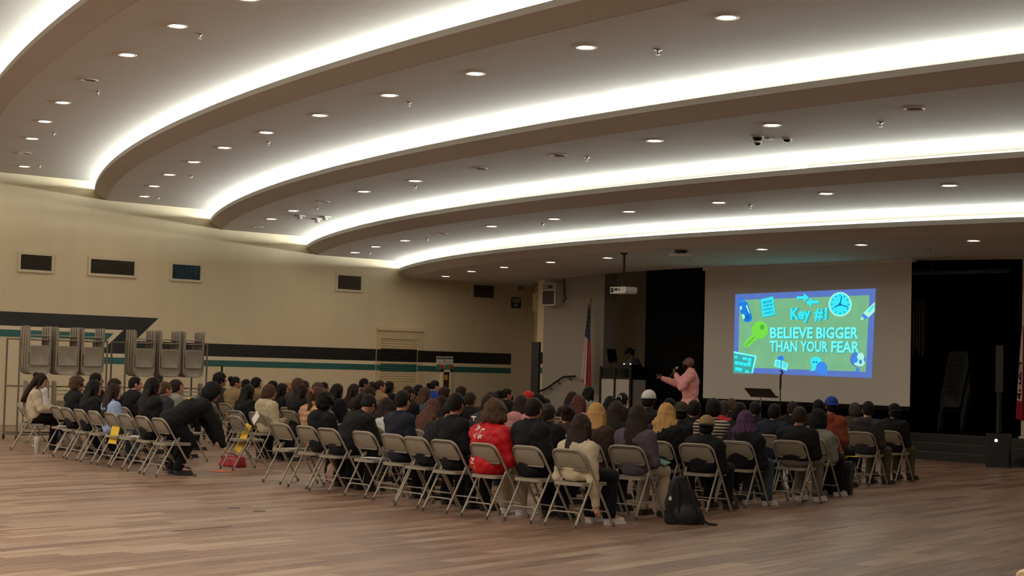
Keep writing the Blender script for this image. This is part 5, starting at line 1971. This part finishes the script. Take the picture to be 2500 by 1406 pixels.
a, b = wall_pt(1248, 725), wall_pt(1271, 753)
sg = thing('capacity_sign', 'dark blue maximum capacity sign on the cream wall below the exit sign', 'sign', (XW, 0, 0))
sign_blue = mat('sign_blue', (26, 28, 62), 0.45, noise=0.05)
yc, zc, hw, hh = (a.y + b.y) / 2, (a.z + b.z) / 2, (b.y - a.y) / 2, (a.z - b.z) / 2
pts = []
for (sy, sz, a0) in ((1, 1, 0), (-1, 1, 90), (-1, -1, 180), (1, -1, 270)):
    for j in range(5):
        t = math.radians(a0 + 22.5 * j)
        pts.append((0.0, yc + sy * (hw - 0.07) + 0.07 * math.cos(t), zc + sz * (hh - 0.07) + 0.07 * math.sin(t)))
MB().prism(pts, (0.012, 0, 0)).obj('plate', sign_blue, sg)
for tx, fz0, fz1, ww in (('MAXIMUM', 0.42, 0.80, 0.82), ('CAPACITY', 0.0, 0.34, 0.82), ('817', -0.78, -0.18, 0.42)):
    V_, F_ = text_mesh(tx, 0.03)
    P_ = [(0.016, yc + (u - 0.5) * 2 * hw * ww, zc + hh * (fz0 + (fz1 - fz0) * v)) for u, v in V_]
    link('lettering', pyd('lettering', P_, F_), white_print, sg)
a, b = wall_pt(1258.5, 695), wall_pt(1274, 711.5)
ex = thing('exit_sign', 'pale exit sign under the ceiling, beside the dark air vent', 'sign', (XW, 0, 0))
MB().box((0.04, (a.y + b.y) / 2, (a.z + b.z) / 2), (0.08, b.y - a.y, a.z - b.z)).obj('case', white_plastic, ex)
V_, F_ = text_mesh('EXIT', 0.02)
green_print = mat('sign_green', (40, 74, 52), 0.5, noise=0.05)
link('lettering', pyd('lettering', [(0.084, a.y + (b.y - a.y) * (0.08 + 0.84 * u), b.z + (a.z - b.z) * (0.15 + 0.7 * v)) for u, v in V_], F_), green_print, ex)
# double notice sheet and the narrow glazed board below it
ns = thing('notice_sheet', 'white double notice sheet with green and red corners on the striped wall', 'notice', (XW, 0, 0))
for x0, x1 in ((1065, 1083), (1086, 1105)):
    a, b = wall_pt(x0, 870), wall_pt(x1, 900)
    MB().box((0.012, (a.y + b.y) / 2, (a.z + b.z) / 2), (0.006, b.y - a.y, a.z - b.z)).obj('sheet', paper_white, ns)
    MB().box((0.017, (a.y + b.y) / 2, a.z - 0.05), (0.004, (b.y - a.y) * 0.9, 0.05)).obj('heading', mat('print_grey_green', (86, 104, 96), 0.7, noise=0.2), ns)
    for c0, c1, m in ((0.0, 0.52, mat('print_green', (56, 130, 62), 0.7, noise=0.1)), (0.55, 1.0, mat('print_red', (170, 66, 52), 0.7, noise=0.1))):
        MB().box((0.017, a.y + (b.y - a.y) * (c0 + c1) / 2, b.z + 0.055), (0.004, (b.y - a.y) * (c1 - c0), 0.10)).obj('colour_block', m, ns)
    tl_ = MB()
    for i in range(6):
        tl_.box((0.017, (a.y + b.y) / 2, a.z - 0.14 - i * 0.055), (0.002, (b.y - a.y) * 0.8, 0.012))
    tag(tl_.obj('text_lines', mat('print_pale', (150, 148, 142), 0.7, noise=0.1), ns), kind='stuff')
gb = thing('notice_board', 'narrow dark red glazed board with a yellow paper on the cream wall', 'notice board', (XW, 0, 0))
a, b = wall_pt(1076, 902), wall_pt(1098, 990)
yc, zc, hw, hh = (a.y + b.y) / 2, (a.z + b.z) / 2, (b.y - a.y) / 2, (a.z - b.z) / 2
fr = MB()
for s in (-1, 1):
    fr.box((0.03, yc + s * (hw - 0.03), zc), (0.06, 0.06, 2 * hh))
    fr.box((0.03, yc, zc + s * (hh - 0.03)), (0.06, 2 * hw, 0.06))
fr.obj('frame', white_paint, gb)
MB().box((0.01, yc, zc), (0.02, 2 * hw - 0.1, 2 * hh - 0.1)).obj('backing', mat('dark_red_board', (70, 32, 28), 0.6, noise=0.4, nscale=5), gb)
a, b = wall_pt(1083.5, 915), wall_pt(1091, 927)
MB().box((0.026, (a.y + b.y) / 2, (a.z + b.z) / 2), (0.004, b.y - a.y, a.z - b.z)).obj('paper', mat('yellow_paper', (216, 166, 60), 0.7, noise=0.05), gb)
a, b = wall_pt(536, 896), wall_pt(548, 918)
op = thing('wall_plate', 'cream switch plate with a black slot on the wall beside the chair rack', 'wall plate', (XW, 0, 0))
MB().box((0.01, (a.y + b.y) / 2, (a.z + b.z) / 2), (0.02, b.y - a.y, a.z - b.z)).obj('plate', white_paint, op)
MB().box((0.03, a.y + 0.05, (a.z + b.z) / 2 + 0.05), (0.03, 0.04, (a.z - b.z) * 0.8)).obj('slot', metal_black, op)

# ================================================================== CHAIR RACKS
FOLD = {}
mb = MB().tube(rounded([(0, -0.215, 0.885), (0, -0.215, 0.0125), (0, 0.215, 0.0125), (0, 0.215, 0.885)], 0.12, 6), 0.0125, 8)
FOLD['frame'] = mb.mesh('frame')
v, f = pan(0.40, 0.40, 0.22, 0.012, 0.10, 0, 5)
mb = MB()
mb.add([(z + 0.002, x, 0.235 - y) for x, y, z in v], f)
FOLD['backrest'] = mb.mesh('backrest')
v, f = pan(0.375, 0.375, 0.36, 0.018, 0.045)
mb = MB()
mb.add([(z + 0.020, x, 0.17 + y) for x, y, z in v], f)
FOLD['seat'] = mb.mesh('seat')
for s, k_ in ((-1, 'leg'), (1, 'leg2')):
    FOLD[k_] = MB().tube([(0.008, s * 0.19, 0.40), (0.008, s * 0.19, 0.80), (0.0, s * 0.195, 0.87)], 0.011, 6).mesh('leg')
FOLD['cross_bar'] = MB().tube([(0.012, -0.20, 0.64), (0.012, 0.20, 0.64)], 0.009, 6).mesh('cross_bar')
FOLD['cross_bar2'] = MB().tube([(0.006, -0.21, 0.715), (0.006, 0.21, 0.715)], 0.009, 6).mesh('cross_bar')


def folded(label, loc):
    t = thing('folded_chair', label, 'chair', loc, 0, 'folded chairs hanging on the storage racks')
    for k, me in FOLD.items():
        link(k.rstrip('2'), me, beige_metal, t)
    return t


RX = -28.42
for side, pxs, posts in (('left', (96.5, 165.5, 227.5), (48, 261)), ('right', (353.5, 416, 473.5), (306.5, 505.5))):
    ys = [at_x(px, 860, RX).y for px in pxs]
    zb_ = 1.2
    for si, y in enumerate(ys):
        for tier, n in (('upper', 8), ('lower', 3)):
            for i in range(n):
                z = zb_ if tier == 'upper' else 0.20
                x = RX - i * 0.052 - (0.0 if tier == 'upper' else 0.02)
                folded('folded beige chair, %s from the front, %s %s stack, %s storage rack' % (ORD[i + 1], ('left', 'middle', 'right')[si], tier, side),
                       (x, y + (0.006 if i % 2 else -0.004), z + (0.004 if i % 3 else 0)))
    py0, py1 = at_x(posts[0], 870, RX + 0.06).y, at_x(posts[1], 870, RX + 0.06).y
    rk = thing('chair_rack', '%s storage rack hung with folded chairs in front of the striped wall' % side, 'chair rack', (RX - 0.22, (py0 + py1) / 2, 0))
    hy_ = (py1 - py0) / 2
    for sx in (0.28, -0.32):
        for s in (-1, 1):
            MB().tube([(sx, s * hy_, 0.1), (sx, s * hy_, 1.86)], 0.018, 8).obj('post', rack_metal, rk)
    for z in (1.84, 0.98):
        mb = MB()
        for s in (-1, 1):
            mb.tube([(0.28, s * hy_, z), (-0.32, s * hy_, z)], 0.014, 6)
        mb.tube([(-0.32, -hy_, z), (-0.32, hy_, z)], 0.014, 6)
        for yy in ys:
            for d_ in (-0.15, 0.15):
                mb.tube([(-0.32, yy + d_ - (py0 + py1) / 2, z), (0.26, yy + d_ - (py0 + py1) / 2, z)], 0.010, 6)
        mb.obj('hanging_rail', rack_metal, rk)
    mb = MB()
    for s in (-1, 1):
        mb.tube([(0.28, s * hy_, 0.12), (-0.32, s * hy_, 0.12)], 0.02, 6)
        mb.tube([(s * 0.30 - 0.02, -hy_, 0.12), (s * 0.30 - 0.02, hy_, 0.12)], 0.02, 6)
    mb.obj('base', rack_metal, rk)
    for sx in (0.28, -0.32):
        for s in (-1, 1):
            MB().lathe([(0.045, -0.012), (0.05, 0), (0.045, 0.012)], 12).obj('caster', metal_black, rk, (sx, s * hy_, 0.05)).rotation_euler = (PI / 2, 0, 0)

# ================================================================== THINGS ON AND UNDER THE SEATS
def on_floor(px, py):
    return at_z(px, py, 0)


q = on_floor(90, 1107)
tb = thing('tumbler', 'tall pale tumbler with a handle on the floor beside the laptop user', 'tumbler', (q.x, q.y, 0), -1.1)
tum_m = mat('tumbler_enamel', (178, 170, 156), 0.4, noise=0.03)
MB().lathe([(0.036, 0), (0.040, 0.05), (0.050, 0.16), (0.052, 0.26), (0.048, 0.265), (0.0001, 0.266)], 18).obj('body', tum_m, tb)
MB().tube(rounded([(0, -0.048, 0.23), (0, -0.10, 0.23), (0, -0.10, 0.12), (0, -0.046, 0.11)], 0.03, 3), 0.008, 6).obj('handle', tum_m, tb)

q = on_floor(133, 1103)
hb = thing('handbag', 'clear and tan handbag on the floor under the left end chairs', 'bag', (q.x - 0.1, q.y + 0.35, 0), 0.3)
P, o = grid((-0.22, -0.14, -0.02), (0.22, 0.14, 0.34), 0.016)
Dh = np.maximum(ell(P, (0, 0, 0.14), (0.2, 0.1, 0.17)) + 0.006 * np.sin(P[..., 0] * 50) * np.sin(P[..., 2] * 41), -P[..., 2])
link('body', np_mesh('body', *surface_nets(Dh, o, 0.016)), mat('bag_taupe', (108, 96, 84), 0.4, noise=0.3, nscale=9), hb)
MB().tube([(-0.1, 0, 0.28), (-0.06, 0, 0.40), (0.06, 0, 0.40), (0.1, 0, 0.28)], 0.010, 6).obj('strap', mat('bag_brown', (86, 48, 36), 0.6, noise=0.1), hb)

q = on_floor(560, 1139)
rb = thing('tote_bag', 'dark red bag lying on the floor beside the bent-over person', 'bag', (q.x, q.y + 0.06, 0), 0.1)
P, o = grid((-0.26, -0.14, -0.02), (0.26, 0.14, 0.22), 0.016)
Dh = np.maximum(np.maximum(np.abs(P[..., 0]) - 0.22 + 0.2 * P[..., 2], np.maximum(np.abs(P[..., 1]) - 0.10 + 0.25 * P[..., 2], P[..., 2] - 0.15)) + 0.006 * np.sin(P[..., 0] * 40 + P[..., 2] * 20), -P[..., 2])
link('body', np_mesh('body', *surface_nets(Dh, o, 0.016)), mat('bag_red', (150, 20, 26), 0.6, noise=0.2, nscale=9), rb)
MB().tube([(-0.12, 0, 0.14), (-0.08, -0.06, 0.19), (0.08, -0.06, 0.19), (0.12, 0, 0.14)], 0.010, 6).obj('handle', mat('bag_red_dark', (96, 14, 20), 0.6, noise=0.1), rb)

q = on_floor(800, 1178)
pb = thing('plastic_bag', 'clear and pale pink plastic bag standing on the floor under the back row', 'bag', (q.x, q.y + 0.1, 0), 0.2)
P, o = grid((-0.16, -0.14, -0.02), (0.16, 0.14, 0.34), 0.014)
Dh = np.maximum(su(ell(P, (0, 0, 0.12), (0.12, 0.10, 0.15)), cap(P, (0, 0, 0.22), (0, 0, 0.28), 0.05, 0.025), 0.04) + 0.006 * np.sin(P[..., 0] * 60) * np.sin(P[..., 2] * 51), -P[..., 2])
link('body', np_mesh('body', *surface_nets(Dh, o, 0.014)), mat('plastic_pink', (206, 170, 158), 0.25, noise=0.3, nscale=12), pb)
MB().lathe([(0.05, 0.25), (0.055, 0.27), (0.05, 0.29)], 12).obj('tie', mat('tie_red', (120, 60, 50), 0.6, noise=0.1), pb)

q0, q1 = on_floor(1640, 1279), on_floor(1705, 1277)
bp = thing('backpack', 'black backpack slumped on the floor beside the aisle chair', 'backpack', ((q0.x + q1.x) / 2, (q0.y + q1.y) / 2, 0), 0.9)
P, o = grid((-0.24, -0.2, -0.02), (0.24, 0.2, 0.54), 0.015)
lean = P.copy()
lean[..., 0] = P[..., 0] + 0.16 * P[..., 2]
Dh = np.maximum(np.abs(lean[..., 0]) - 0.17 + 0.13 * (P[..., 2] / 0.45) ** 2, np.maximum(np.abs(P[..., 1]) - 0.11 + 0.03 * P[..., 2], P[..., 2] - 0.46)) - 0.02
Dh = np.maximum(Dh + 0.006 * np.sin(P[..., 2] * 33 + P[..., 0] * 12), -P[..., 2])
bag_m = mat('backpack_black', (15, 15, 18), 0.75, noise=0.3, nscale=9)
link('body', np_mesh('body', *surface_nets(Dh, o, 0.015)), bag_m, bp)
P, o = grid((-0.24, -0.24, -0.02), (0.24, 0.0, 0.30), 0.015)
Dh = np.maximum(ell(P, (0.0, -0.12, 0.10), (0.15, 0.055, 0.12)), -P[..., 2])
link('front_pocket', np_mesh('front_pocket', *surface_nets(Dh, o, 0.015)), mat('backpack_black2', (22, 22, 25), 0.6, noise=0.3, nscale=9), bp)
MB().tube([(-0.09, 0, 0.46), (-0.09, -0.03, 0.52), (-0.05, -0.03, 0.53), (-0.03, 0, 0.46)], 0.010, 6).obj('grab_handle', bag_m, bp)
for s in (-1, 1):
    MB().tube([(-0.06 + s * 0.05, -0.13, 0.44), (-0.03 + s * 0.07, -0.17, 0.30), (0.02 + s * 0.10, -0.15, 0.08), (0.06 + s * 0.16, -0.12, 0.012), (0.14 + s * 0.16, -0.16, 0.01)], 0.014, 6).obj('strap', bag_m, bp)
MB().lathe([(0.015, 0), (0.02, 0.02), (0.0001, 0.05)], 8).obj('charm', white_plastic, bp, (-0.17, -0.13, 0.24))
q = on_floor(2040, 1208)
b2 = thing('duffel_bag', 'black bag standing under the aisle chair of the grey-topped hooded person', 'bag', (q.x - 0.05, q.y + 0.12, 0), 0.5)
P, o = grid((-0.24, -0.2, -0.02), (0.24, 0.2, 0.54), 0.018)
Dh = np.maximum(np.maximum(np.abs(P[..., 0]) - 0.15, np.maximum(np.abs(P[..., 1]) - 0.11, P[..., 2] - 0.42)) - 0.02 + 0.005 * np.sin(P[..., 2] * 33), -P[..., 2])
link('body', np_mesh('body', *surface_nets(Dh, o, 0.018)), bag_m, b2)
MB().tube([(-0.08, 0, 0.43), (-0.05, 0, 0.5), (0.05, 0, 0.5), (0.08, 0, 0.43)], 0.010, 6).obj('handle', bag_m, b2)


def sheet(label, name, cat, loc, sx, sy, m, rz=0.0, tilt=(0, 0), th=0.004, group=None):
    t = MB().box((0, 0, th / 2), (sx, sy, th)).obj(name, m, None, loc)
    t.rotation_euler = (tilt[0], tilt[1], rz)
    return tag(t, label, cat, group)


yellow = mat('yellow_folder', (222, 186, 30), 0.6, noise=0.04)
orange = mat('orange_paper', (222, 104, 60), 0.7, noise=0.05)
peach = mat('peach_paper', (226, 170, 128), 0.7, noise=0.05)
teal_f = mat('teal_folder', (60, 118, 104), 0.6, noise=0.05)
c1 = seat_list[1][0]
sheet('yellow folder lying on the empty left end chair', 'folder', 'folder', (c1[0], c1[1] + 0.03, 0.442), 0.30, 0.22, yellow, 0.2)
sheet('white sheets of paper on the empty left end chair', 'paper', 'paper', (c1[0] + 0.06, c1[1] - 0.09, 0.448), 0.22, 0.16, paper_white, -0.3)
c5 = seat_list[1][4]
sheet('yellow envelope standing on the seat behind the empty chair beside the light blue top', 'folder', 'folder', (c5[0] + 0.02, c5[1] - 0.13, 0.44), 0.25, 0.25, yellow, 0.0, (1.35, 0))
c6 = seat_list[1][5]
sheet('white papers on the empty back row chair beside the long black hair', 'paper', 'paper', (c6[0], c6[1] + 0.04, 0.442), 0.28, 0.22, paper_white, 0.3)
n1 = [s for s in seat_list[2] if s[3] == 'N1'][0]
sheet('bright yellow folder standing on the empty chair beside the bent-over person', 'folder', 'folder', (n1[0] - 0.05, n1[1] - 0.02, 0.445), 0.30, 0.42, yellow, -0.25, (1.2, 0.1))
sheet('white card with a dark print stuck in the yellow folder', 'paper', 'paper', (n1[0] + 0.14, n1[1] + 0.06, 0.74), 0.15, 0.15, paper_white, -0.25, (1.2, 0.5))
r4 = seat_list[1][11]
sheet('lavender folder on the empty back row chair beside the navy sweater', 'folder', 'folder', (r4[0] + 0.04, r4[1] + 0.03, 0.442), 0.30, 0.22, mat('lavender_folder', (150, 146, 178), 0.6, noise=0.04), 0.2)
sheet('white paper on the lavender folder', 'paper', 'paper', (r4[0] - 0.06, r4[1] + 0.0, 0.448), 0.18, 0.14, paper_white, 0.4)
q = on_floor(538, 1151)
sheet('orange paper on the floor by the feet of the bent-over person', 'paper', 'paper', (q.x, q.y, 0.002), 0.28, 0.2, orange, 0.2)
q = on_floor(2200, 1172)
sheet('peach paper on the floor beside the last aisle chair near the stage', 'paper', 'paper', (q.x, q.y, 0.002), 0.3, 0.22, peach, 0.4)
s7 = [s for s in seat_list[7] if s[3] == 'F2'][0]
sheet('yellow paper on the chair edge beside the rust hoodie', 'paper', 'paper', (s7[0] + 0.22, s7[1] + 0.22, 0.442), 0.2, 0.2, yellow, 0.3)
e5 = [s for s in seat_list[2] if s[3] == 'E5'][0]
sheet('teal folder on the lap of the person in the mauve sweater', 'folder', 'folder', (e5[0] - 0.02, e5[1] + 0.33, 0.60), 0.28, 0.22, teal_f, 0.5, (0.1, 0.3))
d5 = [s for s in seat_list[4] if s[3] == 'D5'][0]
sheet('peach sheet in the lap of the person in the pink hoodie', 'paper', 'paper', (d5[0] + 0.06, d5[1] + 0.34, 0.66), 0.2, 0.28, peach, 0.2, (0.8, 0))

# laptop on the lap
lp = thing('laptop', 'open laptop with a lavender screen on the lap at the left edge', 'laptop', (0, 0, 0))
lp.matrix_world = Matrix.Translation(Vector((-25.55, 10.78, 0))) @ Matrix.Rotation(-0.38, 4, 'Z') @ Matrix.Translation(Vector((0.02, 0.38, 0.62)))
MB().box((0, 0.06, 0.0), (0.32, 0.22, 0.016)).obj('keyboard_half', rack_metal, lp)
MB().box((0, 0.215, 0.10), (0.32, 0.010, 0.21), Euler((-0.42, 0, 0)).to_matrix()).obj('lid', rack_metal, lp)
MB().box((0, 0.207, 0.10), (0.30, 0.004, 0.19), Euler((-0.42, 0, 0)).to_matrix()).obj('screen', emit('laptop_screen', (150, 150, 190), 0.8), lp)

# near chair back at the lower right corner
q = at_z(2472, 1386, 0.765)
make_chair('tan metal folding chair back in the near right corner of the floor', (q.x + 0.19, q.y + 0.24, 0), -0.12, None, CH_TAN)

# floor sockets
for (px, py), lab in {(570, 1240): 'ring of a round floor socket before the back row', (633, 1248): 'second dark round floor socket to the right of the ring'}.items():
    q = on_floor(px, py)
    t = thing('floor_socket', lab, 'floor socket', (q.x, q.y, 0))
    MB().lathe([(0.055, 0.0), (0.058, 0.003), (0.066, 0.003), (0.069, 0.0)], 24).obj('ring', metal_dark, t)
    MB().lathe([(0.055, 0.001), (0.0001, 0.0015)], 24).obj('cover', mat('socket_brown', (110, 86, 70), 0.5, noise=0.1), t)

# ---- dim things on the stage at the right
bt = at_y(2228, 667, 29.5)
bt2 = at_y(2466, 661, 29.5)
o = MB().tube([bt, bt2], 0.05, 8).tube([bt.lerp(bt2, 0.2), bt.lerp(bt2, 0.2) + Vector((0, 0, 6.4 - bt.z))], 0.008, 6).tube([bt.lerp(bt2, 0.8), bt.lerp(bt2, 0.8) + Vector((0, 0, 6.4 - bt2.z))], 0.008, 6).obj('batten', mat('batten_grey', (120, 134, 146), 0.5, 0.2, noise=0.2))
tag(o, 'thin grey batten hanging across the dark stage above the right side', 'batten')
sh0, sh1 = at_y(2229, 800, 29.6).x, at_y(2258, 800, 29.6).x
shm = mat('shimmer_strip', (84, 78, 66), 0.35, 0.6, noise=0.6, nscale=7)
zs1, zs0 = at_y(2240, 730, 29.6).z, at_y(2240, 870, 29.6).z
hang_z = 6.4
sc_ = thing('shimmer_curtain', 'narrow curtain of shiny strips beside the screen on the dark stage', 'curtain', (sh0, 29.6, zs0))
for i in range(8):
    x = (i + 0.5) * (sh1 - sh0) / 8
    if i in (1, 6):
        MB().tube([(x, 0, zs1 - zs0 - 0.05), (x, 0, hang_z - zs0)], 0.006, 6).obj('cord', metal_black, sc_)
    MB().box((x, 0.02 * (i % 2), (zs1 - zs0) / 2 + 0.04 * (i % 3)), (0.035, 0.004, zs1 - zs0 - 0.08 * (i % 3)), Euler((0, 0, 0.3 * (i % 4))).to_matrix()).obj('strip', shm, sc_)
q = at_y(2322, 1040, 28.2)
for i in range(10):
    t = thing('stacked_chair', 'black shell chair with steel legs, %s from the bottom of the dim stage stack' % ORD[i + 1], 'chair', (q.x + 0.012 * i, 28.2 + 0.012 * i, SZ + 0.12 * i * 0.75), 0.5, 'black chairs stacked on the stage')
    v, f = pan(0.42, 0.44, 0.42, 0.012, 0.06)
    mb = MB()
    mb.add([(x, y - 0.2, z + 0.45) for x, y, z in v], f)
    mb.obj('seat', metal_black, t)
    v, f = pan(0.42, 0.38, 0.34, 0.012, 0.06)
    mb = MB()
    mb.add([(x, -0.22 - z, y + 0.50) for x, y, z in v], f)
    mb.obj('backrest', metal_black, t)
    mb = MB()
    for s in (-1, 1):
        mb.tube(rounded([(s * 0.23, 0.22, 0.012), (s * 0.215, 0.16, 0.44), (s * 0.215, -0.16, 0.44), (s * 0.23, -0.26, 0.012)], 0.05, 3), 0.010, 6)
    mb.obj('leg_frame', chrome, t)
